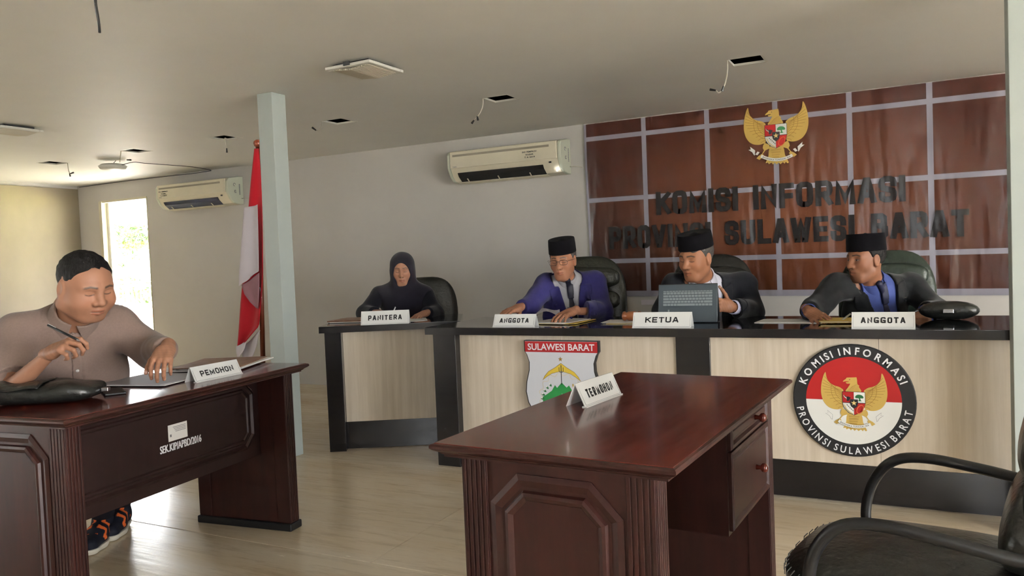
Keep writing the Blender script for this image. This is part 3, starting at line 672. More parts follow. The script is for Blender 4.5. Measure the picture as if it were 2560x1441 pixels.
# ------------------------------------------------------------------ round seal and shield on the bench front
def seal():
    t = thing('round_seal', 'round black-rimmed seal plaque with eagle on red and white, on the bench front', 'plaque', (-.246, 3.868, .478))
    R = .259; m = Matrix.Rotation(PI/2, 4, 'X')
    part('rim', MB().lathe([(R, 0), (R, .010), (R-.004, .013), (.05, .013)], 64, m=m), EM['black'], t, smooth=True, autosmooth=.5)
    r = .201; zc = .0
    up = circ(0, zc, r, n=40, a0=0, a1=PI); dn = circ(0, zc, r, n=40, a0=PI, a1=2*PI)
    part('red_half', MB().flat(up, -.0134), EM['red'], t, recalc=False); part('white_half', MB().flat(dn, -.0134), EM['white'], t, recalc=False)
    part('lettering', text_arc(MB(), 'KOMISI INFORMASI', .212, math.radians(163), math.radians(22), .034, -.0136, bold=.022, wide=.92), K['wink'], t, recalc=False)
    part('lettering', text_arc(MB(), 'PROVINSI SULAWESI BARAT', .247, math.radians(189), math.radians(352), .033, -.0136, inward=True, bold=.012, wide=.84), K['wink'], t, recalc=False)
    emblem(t, 0.004, -.012, .000222, -.0136, ribbon_fill=False)
seal()
def shield():
    t = thing('shield_plaque', 'white shield plaque headed SULAWESI BARAT with red top band, on the bench front', 'plaque', (-1.683, 3.868, 0))
    hw = .217
    side = [(hw, .738), (hw, .680), (hw-.012, .662), (hw-.026, .62), (hw-.024, .575), (hw-.006, .51), (hw, .455), (hw-.012, .395), (hw-.05, .33), (hw-.11, .28), (0, .245)]
    out = side+[(-p[0], p[1]) for p in side[-2::-1]]
    part('board', MB().prism(out, -.03, 0), EM['black'], t)
    inn = [(p[0]*.975, (p[1]-.5)*.985+.5) for p in out]
    part('face', MB().flat(inn, -.0305), mat('plaque_white', S(214, 216, 222), .4), t, recalc=False)
    part('red_band', MB().flat([(-hw*.975, .675), (hw*.975, .675), (hw*.975, .733), (-hw*.975, .733)], -.0308), mat('plaque_red', S(176, 34, 38), .45), t, recalc=False)
    part('lettering', text_fit(MB(), 'SULAWESI BARAT', -.195, .195, .685, .722, -.0311, .02), K['wink'], t, recalc=False)
    part('star', MB().flat(star(-.002, .638, .014, .4), -.0311), GOLD[1], t, recalc=False)
    bow = [(0, .616), (.035, .592), (.075, .570), (.098, .545), (.112, .522), (.085, .542), (.055, .560), (.0, .574)]
    bow = bow+[(-p[0], p[1]) for p in bow[-2:0:-1]]
    mb = MB(); band(mb, bow+[bow[0]], .002, -.0313); part('bow_outline', mb, GOLD[1], t, recalc=False)
    part('bow', MB().flat(bow, -.0311), mat('plaque_yellow', S(226, 196, 70), .45), t, recalc=False)
    mb = MB(); band(mb, [(0, .606), (0, .5)], .004, -.0315)
    band(mb, [(-.012, .594), (-.012, .574), (-.008, .568), (.008, .568), (.012, .574), (.012, .594)], .003, -.0315)
    part('trident', mb, EM['black'], t, recalc=False)
    hill = [(-.115, .43), (-.09, .445), (-.075, .455), (-.06, .465), (-.04, .497), (-.028, .482), (0, .512), (.028, .486), (.042, .498), (.06, .47), (.09, .45), (.115, .43), (.115, .39), (-.115, .39)]
    part('green_hills', MB().flat(hill, -.0311), mat('plaque_green', S(40, 140, 70), .45), t, recalc=False)
    part('blue_sea', MB().flat([(-.11, .40), (.11, .40), (.08, .33), (-.08, .33)], -.0313), mat('plaque_blue', S(28, 88, 168), .45), t, recalc=False)
    part('sail', MB().flat([(-.018, .398), (.0, .455), (.01, .402)], -.0316), K['wink'], t, recalc=False)
    mb = MB(); gear = []
    for k in range(73):
        a = math.radians(-30+240*k/72); r = .128+.009*math.sin(k*PI/3.6); gear.append((r*math.cos(a), .43+r*1.0*math.sin(a)))
    band(mb, gear, .0014, -.0312); part('gear_line', mb, GOLD[2], t, recalc=False)
    mb = MB(); mb2 = MB(); fl = []
    for k in range(8):
        a = math.radians(125+13*k); x, z = .116*math.cos(a), .415+.10*math.sin(a)
        mb.flat(circ(x, z, .011, .006, 8, rot=a), -.0313); fl.append((x-.004, z+.005))
    for x, z in fl: mb2.flat(circ(x, z, .005, n=8), -.0316)
    part('cocoa_leaves', mb, EM['green'], t, recalc=False); part('blossoms', mb2, EM['white'], t, recalc=False)
    mb = MB()
    for k in range(7):
        a = math.radians(55-13*k); mb.flat(circ(.116*math.cos(a), .415+.1*math.sin(a), .012, .005, 8, rot=a+.8), -.0313)
    part('rice_ear', mb, GOLD[0], t, recalc=False)
shield()
# ------------------------------------------------------------------ air conditioners
def aircon(loc, label, text, tx, blue=False):
    t = thing('air_conditioner', label, 'air conditioner', loc, 0, 'wall air conditioners')
    L = 1.075; D = .215; H = .29
    prof = [(0, 0), (-.06, .0), (-.13, .012), (-.175, .05), (-.2, .095), (-.215, .12), (-.215, .235), (-.19, .265), (-.05, .29), (0, .29)]   # (y, z) side outline
    n = len(prof)
    def slab(x0, x1, P): return MB().add([(x0, p[0], p[1]) for p in P]+[(x1, p[0], p[1]) for p in P], [tuple(range(len(P))), tuple(range(len(P), 2*len(P)))[::-1]]+[(j, j+len(P), (j+1) % len(P)+len(P), (j+1) % len(P)) for j in range(len(P))])
    inner = [(p[0]*.97 if p[0] < -.1 else p[0], p[1]) for p in prof]
    part('casing', slab(.03, L-.03, inner), K['cream'], t, bevel=.004)
    for x0, x1 in ((0, .03), (L-.03, L)): part('end_cap', slab(x0, x1, prof), K['creamside'], t, bevel=.008)
    part('front_cover', MB().box(.032, L-.032, -.220, -.205, .118, .262), K['cream'], t, bevel=.006)
    part('intake_slot', MB().box(.06, L-.1, -.2215, -.219, .216, .234), mat('slot_shade', S(150, 142, 124), .5), t)
    # outlet: dark mouth with a tilted flap and fins
    def face(x0, x1, a, b, off, th):   # strip on the sloping lower front between profile params
        ya, za, yb, zb = a[0], a[1], b[0], b[1]; ny, nz = (zb-za), -(yb-ya); l = math.hypot(ny, nz); ny, nz = -abs(ny/l), -abs(nz/l)
        v = [(x, y+ny*o, z+nz*o) for x in (x0, x1) for (y, z) in ((ya, za), (yb, zb)) for o in (off, off+th)]
        return MB().add(v, [(0, 1, 3, 2), (4, 6, 7, 5), (0, 4, 5, 1), (2, 3, 7, 6), (0, 2, 6, 4), (1, 5, 7, 3)])
    om = K['blk'] if not blue else mat('outlet_blue', S(44, 50, 70), .6)
    part('outlet', face(.09, L-.17, (-.118, .0095), (-.1725, .050), .001, .003), om, t); part('outlet', face(.09, L-.17, (-.1715, .049), (-.190, .080), .001, .003), om, t)
    part('flap', face(.085, L-.165, (-.058, -.002), (-.122, .0085), .004, .004), K['cream'], t)
    for k in range(3): part('fin', face(.16+k*.30, .168+k*.30, (-.122, .012), (-.150, .033), .003, .006), K['cream'], t)
    part('display', MB().box(L-.11, L-.09, -.2085, -.2, .085, .098), K['blk'], t)
    mb = MB()
    for k, s in enumerate(text): text_fit(mb, s, tx-.5*.012*len(s), tx+.5*.012*len(s), .185-.022*k, .198-.022*k, -.2222, .03)
    part('stencilled_text', mb, K['ink'], t, recalc=False)
    part('maker_mark', text_fit(MB(), 'Daikin', .06, .10, .125, .135, -.2222, .02), K['gray'], t, recalc=False)
    mb = MB(); m = Matrix.Translation((L+.0005, 0, 0)) @ FX
    for k in range(8): mb.box(-.06+.0, -.045, -.0006, 0, .10+.014*k, .111+.014*k, m)
    mb.tube([(L+.0008, -.12+.014*math.cos(a), .20+.014*math.sin(a)) for a in np.linspace(0, 5, 12)], .003, 5); mb.tube([(L+.0008, -.11+.012*math.cos(a), .13+.012*math.sin(a)) for a in np.linspace(1, 5.5, 12)], .003, 5)
    part('side_print', mb, K['gray'], t, kind='stuff')
    part('pipe', MB().tube([(L, -.03, .06), (L+.05, -.015, .062), (L+.10, -.008, .05)], .004, 6), K['wire_w'], t, smooth=True)
    return t
ac = aircon((-3.575, BACK_Y, 1.87), 'cream wall air conditioner beside the banner', ['INV PEMPROV', 'SULBAR', 'T A 2019'], .80)
led = MB().lathe([(.001, -.006), (.006, -.003), (.008, 0), (.006, .003), (.001, .006)], 10, m=Matrix.Translation((1.02, -.17, .022)))
part('indicator_light', led, mat('led_white', (1, 1, 1, 1), .5, emit=6), ac, smooth=True)
aircon((-7.285, BACK_Y, 1.87), 'cream wall air conditioner beside the doorway', ['INV. PEMPROV', 'SULBAR', 'T.A 2019'], .13, True)

# ------------------------------------------------------------------ ceiling fans (extract grilles)
def fan(loc, rz, label, tilt=0):
    t = thing('extractor_fan', label, 'extractor fan', loc, rz, 'square ceiling extractor fans'); s = .15
    t.rotation_euler = (0, tilt, rz)
    part('housing', MB().box(-s*.72, s*.72, -s*.72, s*.72, -.02, .02), K['blk'], t)
    mb = MB()
    for q in ((-s, s, -s, -s+.03), (-s, s, s-.03, s), (-s, -s+.03, -s+.03, s-.03), (s-.03, s, -s+.03, s-.03)): mb.box(q[0], q[1], q[2], q[3], -.034, -.018)
    part('cover_frame', mb, K['white'], t, bevel=.004)
    for k in range(18):
        x = -s+.038+k*(2*s-.076)/17; h = .012*(1-abs(k-8.5)/9); part('slat', MB().box(x-.004, x+.004, -s+.03, s-.03, -.036-h, -.028-h), K['grille'], t)
    for k in range(4): part('cross_bar', MB().box(-s+.03, s-.03, -s+.06+k*.06-.003, -s+.06+k*.06+.003, -.030, -.026), K['grille'], t)
    part('clip', MB().box(-.02, .02, -s-.006, -s+.004, -.03, -.01), K['blk'], t)
fan((-2.62, 3.48, CEIL-.0), math.radians(-1), 'square white extractor fan grille in the ceiling right of the post', .0)
fan((-5.70, 3.40, CEIL-.0), 0, 'square white extractor fan grille at the left edge of the ceiling')

# ------------------------------------------------------------------ loose lamp wires hanging from the cut-outs
def wire(label, pts, ends, col='wire_w', r=.004):
    base = np.array(pts[0]); t = thing('lamp_wire', label, 'wire', base, 0, 'loose lamp wires from the ceiling')
    part('cable', MB().tube(smooth_poly3([np.array(p)-base for p in pts]), r, 6), K[col], t, smooth=True)
    for a, b in ends: part('connector', MB().tube([np.array(a)-base, np.array(b)-base], [.005, .008], 6), K['blk'], t)
def smooth_poly3(P, k=5):
    P = [np.array(p, float) for p in P]; n = len(P); out = []
    for i in range(n-1):
        p0, p1, p2, p3 = P[max(i-1, 0)], P[i], P[i+1], P[min(i+2, n-1)]
        for j in range(k):
            t = j/k; out.append(.5*((2*p1)+(-p0+p2)*t+(2*p0-5*p1+4*p2-p3)*t*t+(-p0+3*p1-3*p2+p3)*t**3))
    return out+[P[-1]]
Zc = CEIL+.01
wire('pale wire hanging from the cut-out nearest the banner', [(-.91, 4.60, Zc), (-.915, 4.62, 2.21), (-.935, 4.63, 2.14), (-.965, 4.63, 2.10), (-.985, 4.63, 2.115)], [((-.985, 4.63, 2.115), (-1.02, 4.63, 2.125)), ((-.94, 4.63, 2.135), (-.95, 4.63, 2.105))])
wire('forked pale wire hanging from the cut-out above the large air conditioner', [(-2.535, 4.65, Zc), (-2.54, 4.65, 2.22), (-2.57, 4.65, 2.17), (-2.61, 4.65, 2.135)], [((-2.585, 4.65, 2.16), (-2.58, 4.65, 2.13)), ((-2.61, 4.65, 2.135), (-2.63, 4.65, 2.115))])
wire('curled wire hanging from the cut-out right of the post', [(-3.895, 4.62, Zc), (-3.905, 4.62, 2.23), (-3.93, 4.62, 2.205), (-3.955, 4.62, 2.21)], [((-3.955, 4.62, 2.21), (-3.99, 4.62, 2.235))], 'wire_w', .003)
wire('pale wire looped under the cut-out left of the flag', [(-4.97, 4.77, Zc-.008), (-4.95, 4.70, 2.258), (-4.90, 4.62, 2.25), (-4.895, 4.62, 2.20), (-4.885, 4.62, 2.17)], [((-4.885, 4.62, 2.17), (-4.885, 4.62, 2.135))])
wire('short wire drooping from the cut-out above the round lamp', [(-6.13, 4.6, Zc), (-6.17, 4.62, 2.23), (-6.21, 4.64, 2.18)], [((-6.1, 4.63, 2.19), (-6.05, 4.63, 2.185))])
wire('wire hanging from the leftmost cut-out', [(-7.13, 4.77, Zc), (-7.12, 4.77, 2.20), (-7.10, 4.77, 2.165)], [((-7.10, 4.77, 2.165), (-7.05, 4.77, 2.172)), ((-7.11, 4.77, 2.17), (-7.10, 4.77, 2.14))])
wire('black cable end hanging at the top left of the ceiling', [(-2.80, 2.03, Zc), (-2.83, 2.05, 2.255), (-2.86, 2.08, 2.20), (-2.885, 2.10, 2.165)], [], 'wire_b', .0055)
rl_ = thing('round_lamp', 'round white lamp fitting hanging below the ceiling near the doorway', 'lamp', (-6.70, 4.93, 2.214))
part('shade', MB().lathe([(.02, .02), (.10, .018), (.125, .0), (.11, -.025), (.06, -.036), (.002, -.038)], 28), K['white'], rl_, smooth=True)
part('cable', MB().tube(smooth_poly3([(.12, 0, 0), (.1, .15, .044), (.085, .28, .046), (.13, .55, .047), (.16, .78, .047), (.1, 1.05, .047), (.05, 1.125, .045)]), .0035, 6), K['wire_b'], rl_, smooth=True)
part('cable', MB().tube(smooth_poly3([(.05, 1.125, .045), (-.25, 1.13, .04), (-.55, 1.132, .044), (-1.4, 1.132, .047), (-2.17, 1.132, .04)]), .0035, 6), K['wire_b'], rl_, smooth=True)
part('hook', MB().tube([(0, 0, .02), (0.05, 0, .05)], .003, 5), K['wire_b'], rl_)

# ------------------------------------------------------------------ national flag on a pole
fp = thing('flag_pole', 'brown varnished flag pole with a furled red and white flag', 'flag', (-4.215, 4.2, 0))
part('pole', MB().tube([(0, 0, .03), (.08, 0, 2.06)], [.0185, .0165], 14), K['pole'], fp, smooth=True)
part('finial', MB().lathe([(.012, 0), (.026, .012), (.03, .03), (.026, .045), (.012, .055), (.002, .057)], 16, m=Matrix.Translation((.08, 0, 2.055))), K['pole'], fp, smooth=True)
part('base', MB().lathe([(.16, 0), (.16, .03), (.05, .05), (.03, .12), (.02, .12)], 24), K['pole'], fp, smooth=True, autosmooth=.6)
def cloth(outline_l, outline_r, y_of, nu=14, nv=40):
    """surface between two (x,z) polylines given top to bottom"""
    def lerp(pl, t):
        k = t*(len(pl)-1); i = min(int(k), len(pl)-2); f = k-i; return np.array(pl[i])*(1-f)+np.array(pl[i+1])*f
    def fn(a, b):
        l, r = lerp(outline_l, b), lerp(outline_r, b); p = l*(1-a)+r*a; return (p[0], y_of(a, b), p[1])
    return MB().grid(nu, nv, fn)
def fz(x, y): # photo pixel on the plane of the flag (y = 4.2)
    d = CF + CR*(x-1280)/FPX - CU*(y-720.5)/FPX; s = 4.16/d[1]; p = CAM+d*s; return (p[0]+4.215, p[2])
fold = lambda ph, amp: (lambda a, b: -.04-amp*math.sin(a*7+ph+b*1.5)*(.3+b)-.012*math.sin(a*3+b*5))
Lr = [fz(*q) for q in ((636, 372), (630, 450), (622, 560), (612, 680), (603, 760), (597, 830), (594, 868))]
Rr = [fz(*q) for q in ((648, 372), (652, 450), (655, 560), (658, 680), (656, 760), (653, 815), (620, 855))]
part('red_cloth', cloth(Lr, Rr, fold(0, .012)), K['red'], fp, smooth=True, solid=.002)
Lw = [fz(*q) for q in ((622, 520), (619, 570), (614, 640), (611, 690), (612, 715))]
Rw = [fz(*q) for q in ((655, 512), (657, 570), (659, 640), (660, 678), (640, 690))]
fw = part('white_fold', cloth(Lw, Rw, lambda a, b: -.075-.012*math.sin(a*6+1)-.01*b), K['flagw'], fp, smooth=True, solid=.002)
Lg = [fz(*q) for q in ((611, 712), (618, 735), (632, 755), (648, 770))]
Rg = [fz(*q) for q in ((658, 682), (658, 715), (657, 745), (655, 772))]
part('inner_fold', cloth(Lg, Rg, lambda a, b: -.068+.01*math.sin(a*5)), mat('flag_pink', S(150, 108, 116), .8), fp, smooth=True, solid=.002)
Lt = [fz(*q) for q in ((594, 866), (594, 880), (597, 893))]; Rt = [fz(*q) for q in ((622, 852), (618, 872), (604, 893))]
part('white_corner', cloth(Lt, Rt, lambda a, b: -.055+.01*math.sin(a*5), 8, 10), K['flagw'], fp, smooth=True, solid=.002)
Lt = [fz(*q) for q in ((600, 870), (604, 893), (606, 905))]; Rt = [fz(*q) for q in ((650, 826), (640, 870), (628, 900))]
part('white_hem', cloth(Lt, Rt, lambda a, b: -.03+.01*math.sin(a*5), 8, 10), K['flagw'], fp, smooth=True, solid=.002)
part('tie_cord', MB().tube(smooth_poly3([(.045, -.03, 1.05), (.07, -.04, 1.05), (.078, -.04, .98)]), .003, 5), K['flagw'], fp)
part('tie_cord', MB().tube(smooth_poly3([(.09, -.01, 2.08), (.12, -.02, 2.06), (.105, -.02, 1.99)]), .003, 5), K['pole'], fp)

# ------------------------------------------------------------------ executive chairs
def pad(w_, d, h, bulge=.02, nu=20, nv=12, ex=4.0, ez=1.0):
    """superellipsoid cushion centred on 0: half sizes w_, d, h"""
    def se(c, e): return math.copysign(abs(c)**e, c)
    def fn(a, b):
        th = 2*PI*a; ph = -PI/2+PI*b; e = 2/ex
        return (w_*se(math.cos(ph), e*1.4)*se(math.cos(th), e), d*se(math.cos(ph), e*1.4)*se(math.sin(th), e), h*se(math.sin(ph), ez))
    return MB().grid(nu, nv, fn, closed_u=True)
def exec_chair(loc, rz, label, leather, top, wide=.27, ribs=3):
    """faces local -y; back plane behind"""
    t = thing('executive_chair', label, 'chair', loc, rz, 'padded leather chairs behind the benches')
    m = Matrix.Translation((0, 0, .47)); mb = pad(.26, .25, .06); mb.v = [tuple(m @ Vector(p)) for p in mb.v]
    part('seat', mb, leather, t, smooth=True)
    zc = (top+.46)/2; hh = (top-.46)/2
    def bk(off, sx, sz, dy, cz):
        q = pad(sx, dy, sz, ex=4.6, nu=28, nv=24, ez=.62); mm = Matrix.Translation((0, .25+off, cz)) @ Matrix.Rotation(-.10, 4, 'X'); q.v = [tuple(mm @ Vector((p[0]*(1-.06*max(0, p[2]/sz)**2), p[1], p[2]))) for p in q.v]; return q
    b = part('backrest', bk(0, wide, hh, .055, zc), leather, t, smooth=True)
    for k in range(ribs):
        z = zc+hh*(.58-.42*k); part('back_cushion', bk(-.026, wide*.84, hh*.20, .045, z), leather, b, smooth=True)
    for s in (-1, 1):
        ap = [(s*.25, .16, .46), (s*.29, .16, .55), (s*.295, .12, .64), (s*.295, -.1, .655), (s*.29, -.2, .64), (s*.28, -.23, .56), (s*.255, -.2, .46)]
        part('armrest', MB().tube(smooth_poly3(ap), .022, 8, flat=1.3), K['blk'], t, smooth=True)
    part('gas_column', MB().lathe([(.03, .10), (.03, .26), (.02, .26), (.02, .42)], 14), K['blk'], t, smooth=True, autosmooth=.5)
    for k in range(5):
        a = 2*PI*k/5+.3; lg = part('base_leg', MB().tube([(0, 0, .13), (.28*math.cos(a), .28*math.sin(a), .075)], [.026, .016], 8), K['blk'], t, smooth=True)
        part('caster', MB().lathe([(.012, -.014), (.028, -.012), (.03, 0), (.028, .012), (.012, .014)], 14, m=Matrix.Translation((.28*math.cos(a), .28*math.sin(a), .031)) @ Matrix.Rotation(a, 4, 'Z') @ Matrix.Rotation(PI/2, 4, 'X')), K['blk'], lg, smooth=True)
    return t
exec_chair((-1.93, 4.80, 0), math.radians(14), 'olive-black leather chair behind the man in the purple-blue jacket', K['leatherO'], 1.185)
exec_chair((-1.09, 4.79, 0), math.radians(10), 'black leather chair behind the man with the laptop', K['leather'], 1.165)
exec_chair((-.145, 4.80, 0), math.radians(-4), 'worn greenish leather chair behind the man in the blue shirt', K['leatherG'], 1.15, .262)
exec_chair((-3.21, 4.87, 0), math.radians(34), 'black office chair behind the woman in the head scarf', K['leather'], 1.075, .25, 0)

# foreground chair, right edge: faces -x
fc = thing('armchair', 'black leather armchair with looped arms at the lower right corner', 'chair', (.06, 1.97, 0), math.radians(-9))
q = pad(.30, .26, .065, ex=3.2, nu=56, nv=14)
q.v = [(-.03+p[0]*(1+.006*math.sin(40*math.atan2(p[1], p[0]))), p[1]*(1+.006*math.sin(40*math.atan2(p[1], p[0]))), p[2]+.44) for p in q.v]
part('seat', q, K['leather'], fc, smooth=True)
sm = MB(); se_ = lambda c, e: math.copysign(abs(c)**e, c)
for k in range(56):   # stitches round the pleated edge of the seat
    th = 2*PI*k/56; e = 2/3.2
    sm.tube([(-.03+.3035*se_(math.cos(ph), e*1.4)*se_(math.cos(th), e), .2635*se_(math.cos(ph), e*1.4)*se_(math.sin(th), e), .44+.066*math.sin(ph)) for ph in (-.1, .12, .3)], .0012, 4)
part('pleats', sm, K['gray'], fc, smooth=True, kind='stuff')
def fb(sx, sz, dy, off, cz):
    g = pad(dy, sx, sz, ex=3.4, nu=28, nv=20); mm = Matrix.Translation((.225+off, 0, cz)) @ Matrix.Rotation(.20, 4, 'Y'); g.v = [tuple(mm @ Vector((p[0], p[1]*(1-.1*max(0, p[2]/sz)**2), p[2]))) for p in g.v]; return g
b = part('backrest', fb(.245, .33, .055, 0, .79), K['leather'], fc, smooth=True)
for k in range(3): part('back_cushion', fb(.215, .10, .045, -.035+.036*(k-1), .60+.19*k), K['leather'], b, smooth=True)
for s in (-1, 1):
    ap = [(-.20, s*.235, .40), (-.225, s*.27, .46), (-.21, s*.285, .545), (-.16, s*.29, .610), (-.08, s*.29, .628), (.05, s*.288, .615), (.15, s*.283, .60), (.195, s*.27, .605), (.215, s*.262, .63)]
    part('armrest', MB().tube(smooth_poly3(ap, 6), .0145, 10, flat=.9), K['blk'], fc, smooth=True)
    br = part('arm_bracket', MB().box(.17, .245, s*.262-.012, s*.262+.012, .40, .64), K['blk'], fc, bevel=.006)
    part('screw', MB().lathe([(.009, 0), (.009, .003), (.004, .005)], 12, m=Matrix.Translation((.205, s*.262-.012, .56)) @ Matrix.Rotation(PI/2, 4, 'X')), K['chrome'], br, smooth=True)
part('gas_column', MB().lathe([(.03, .10), (.03, .26), (.02, .26), (.02, .40)], 14), K['blk'], fc, smooth=True, autosmooth=.5)
for k in range(5):
    a = 2*PI*k/5; lg = part('base_leg', MB().tube([(0, 0, .13), (.28*math.cos(a), .28*math.sin(a), .075)], [.026, .016], 8), K['blk'], fc, smooth=True)
    part('caster', MB().lathe([(.012, -.014), (.028, -.012), (.03, 0), (.028, .012), (.012, .014)], 14, m=Matrix.Translation((.28*math.cos(a), .28*math.sin(a), .031)) @ Matrix.Rotation(a, 4, 'Z') @ Matrix.Rotation(PI/2, 4, 'X')), K['blk'], lg, smooth=True)

# applicant's chair: black cantilever tube frame, seat hidden by the desk
vc = thing('visitor_chair', 'black tube-framed chair under the man at the left desk', 'chair', (-3.36, 1.90, 0), math.radians(-40))
q = pad(.24, .23, .045, ex=3.5); q.v = [(p[0], p[1], p[2]+.45) for p in q.v]; part('seat', q, K['leather'], vc, smooth=True)
q = pad(.05, .23, .22, ex=3.5); q.v = [(p[0]-.27, p[1], p[2]+.70) for p in q.v]; part('backrest', q, K['leather'], vc, smooth=True)
for s in (-1, 1): part('frame_tube', MB().tube(smooth_poly3([(-.24, s*.2, .45), (-.25, s*.2, .03), (-.18, s*.2, .014), (.18, s*.2, .014), (.24, s*.2, .03), (.25, s*.2, .12), (.22, s*.2, .41)]), .0135, 8), K['blk'], vc, smooth=True)

# ------------------------------------------------------------------ laptop, papers and small things
lp = thing('laptop', 'slate grey convertible laptop standing tent-like with its keyboard towards the room', 'laptop', (-1.06, 4.10, TOP), math.radians(3))
ml = Matrix.Translation((0, 0, .004)) @ Matrix.Rotation(.0, 4, 'Y') @ Matrix.Rotation(-.22, 4, 'X')
part('keyboard_deck', MB().box(-.157, .157, 0, .009, 0, .208, ml), K['slate'], lp, bevel=.004)
kb = MB(); rows = [(16, .165, .0052), (13.5, .151, .0115), (14, .1355, .0115), (13.2, .120, .0115), (12.5, .1045, .0115), (10, .089, .0115)]
lay = [[1]*16, [1]*12+[2.1], [1.6]+[1]*12+[1.3], [1.9]+[1]*11+[2.1], [2.5]+[1]*10+[2.6], [1.3, 1, 1, 1, 5.6, 1, 1, 1, 1.1, 1.1]]
for (n, z, hh), ks in zip(rows, lay):
    tot = sum(ks); x = -.131; u = .262/tot
    for k in ks:
        kb.box(x+.0012, x+k*u-.0012, -.0014, 0, z, z+hh, ml); x += k*u
part('keys', kb, K['keys'], lp, kind='stuff')
part('maker_badge', MB().box(-.104, -.096, -.0003, 0, .045, .068, ml), K['keys'], lp)
ms = Matrix.Translation((0, .095, .004)) @ Matrix.Rotation(.22, 4, 'X')
part('screen', MB().box(-.157, .157, -.006, 0, 0, .208, ms), K['blk'], lp, bevel=.003)

def sheet(name, label, cat, loc, rz, w_, d, th, m, mat_, group=None, curl=0):
    t = MB().grid(10, 8, lambda a, b: ((a-.5)*w_, (b-.5)*d, curl*math.sin(a*PI*1.2+b)*.5+curl*(a*b)))
    return solo(name, t, mat_, label, cat, loc, rz, group, solid=th, recalc=False)
def stack(name, label, cat, loc, rz, w_, d, layers):
    """pile of sheets: layers = (thickness, material, dx, dy, drot)"""
    t = thing(name, label, cat, loc, rz); z = 0
    for th, mt, dx, dy, dr in layers:
        part('sheet', MB().box(-w_/2, w_/2, -d/2, d/2, z, z+th, Matrix.Translation((dx, dy, 0)) @ Matrix.Rotation(dr, 4, 'Z')), mt, t); z += th
    return t
stack('case_folder', 'brown patterned case folder lying over the left end of the short bench', 'folder', (-3.32, 4.23, .8065), math.radians(15), .36, .24, [(.003, K['folderd'], 0, 0, 0), (.004, K['paper'], .01, 0, .03), (.008, K['folder'], -.01, .01, -.02), (.003, K['folder'], .03, .03, .06)])
stack('note_paper', 'white note paper under the woman\'s hands', 'paper', (-2.985, 4.33, .8065), math.radians(33), .2, .26, [(.001, K['paper'], 0, 0, 0), (.001, K['paper'], .01, .005, .05)])
stack('papers_pile', 'pile of papers and a manila envelope beside the first name plate', 'papers', (-1.80, 4.13, TOP+.0005), math.radians(-8), .24, .3, [(.003, K['folderd'], .01, 0, .02), (.003, K['manila'], .03, .01, .1), (.003, K['paper'], -.01, 0, -.04), (.002, K['paper'], .0, .01, .05)])
o = sheet('loose_page', 'white page curling up between the purple-blue sleeves', 'paper', (-1.97, 4.32, TOP+.03), math.radians(25), .15, .12, .0008, None, K['paper'], None, .05)
stack('hearing_notes', 'white notes and manila folder under the gavel', 'papers', (-1.40, 4.14, TOP+.0005), math.radians(3), .24, .2, [(.002, K['manila'], .02, 0, .05), (.002, K['paper'], 0, 0, 0), (.002, K['manila'], .03, .01, .02), (.001, K['paper'], -.01, 0, .02)])
gv = thing('gavel', 'turned wooden gavel lying on the notes', 'gavel', (-1.38, 4.15, TOP+.0345), math.radians(8))
part('head', MB().lathe([(.012, -.055), (.024, -.05), (.027, -.038), (.02, -.03), (.026, -.018), (.026, .018), (.02, .03), (.027, .038), (.024, .05), (.012, .055)], 20, m=Matrix.Rotation(PI/2, 4, 'Y')), K['gavel'], gv, smooth=True)
part('handle', MB().tube([(0, 0, 0), (.02, .06, .0), (.06, .18, -.012)], [.008, .009, .011], 10), K['gavel'], gv, smooth=True)
stack('white_folder', 'white papers at the writing hand of the man in the blue shirt', 'papers', (-.54, 4.20, TOP+.0005), math.radians(-4), .34, .21, [(.002, K['paper'], 0, 0, 0), (.001, K['paper'], .02, .01, .06)])
stack('manila_folder', 'yellow manila folder beside the second ANGGOTA plate', 'folder', (-.27, 4.16, TOP+.0045), math.radians(3), .26, .2, [(.003, K['manila'], 0, 0, 0), (.004, K['paper'], .0, .005, .0), (.003, K['manila'], -.01, 0, .02)])
bg_ = thing('clutch_bag', 'black zipped clutch bag on the bench by the right post', 'bag', (.16, 4.30, TOP), math.radians(-6))
q = pad(.13, .055, .045, ex=3.4); q.v = [(p[0], p[1]-.1*p[2], p[2]+.045) for p in q.v]; part('pouch', q, K['leather'], bg_, smooth=True)
part('buckle', MB().box(-.02, .025, -.064, -.058, .035, .055), K['chrome'], bg_, bevel=.004)
part('wrist_strap', MB().tube(smooth_poly3([(-.12, -.02, .05), (-.17, -.05, .03), (-.21, -.04, .008), (-.17, -.02, .008)]), .005, 6), K['leather'], bg_, smooth=True)
def pen(label, a, b, m=None):
    a, b = np.array(a), np.array(b); t = thing('pen', label, 'pen', a); d = b-a
    part('barrel', MB().tube([d*.08, d*.96], [.0042, .0042], 8), m or K['blk'], t, smooth=True); part('tip', MB().tube([d*0, d*.08], [.001, .004], 8), K['chrome'], t, smooth=True); part('clip', MB().tube([d*.72+(0, 0, .005), d*.95+(0, 0, .005)], .0012, 5), K['chrome'], t)
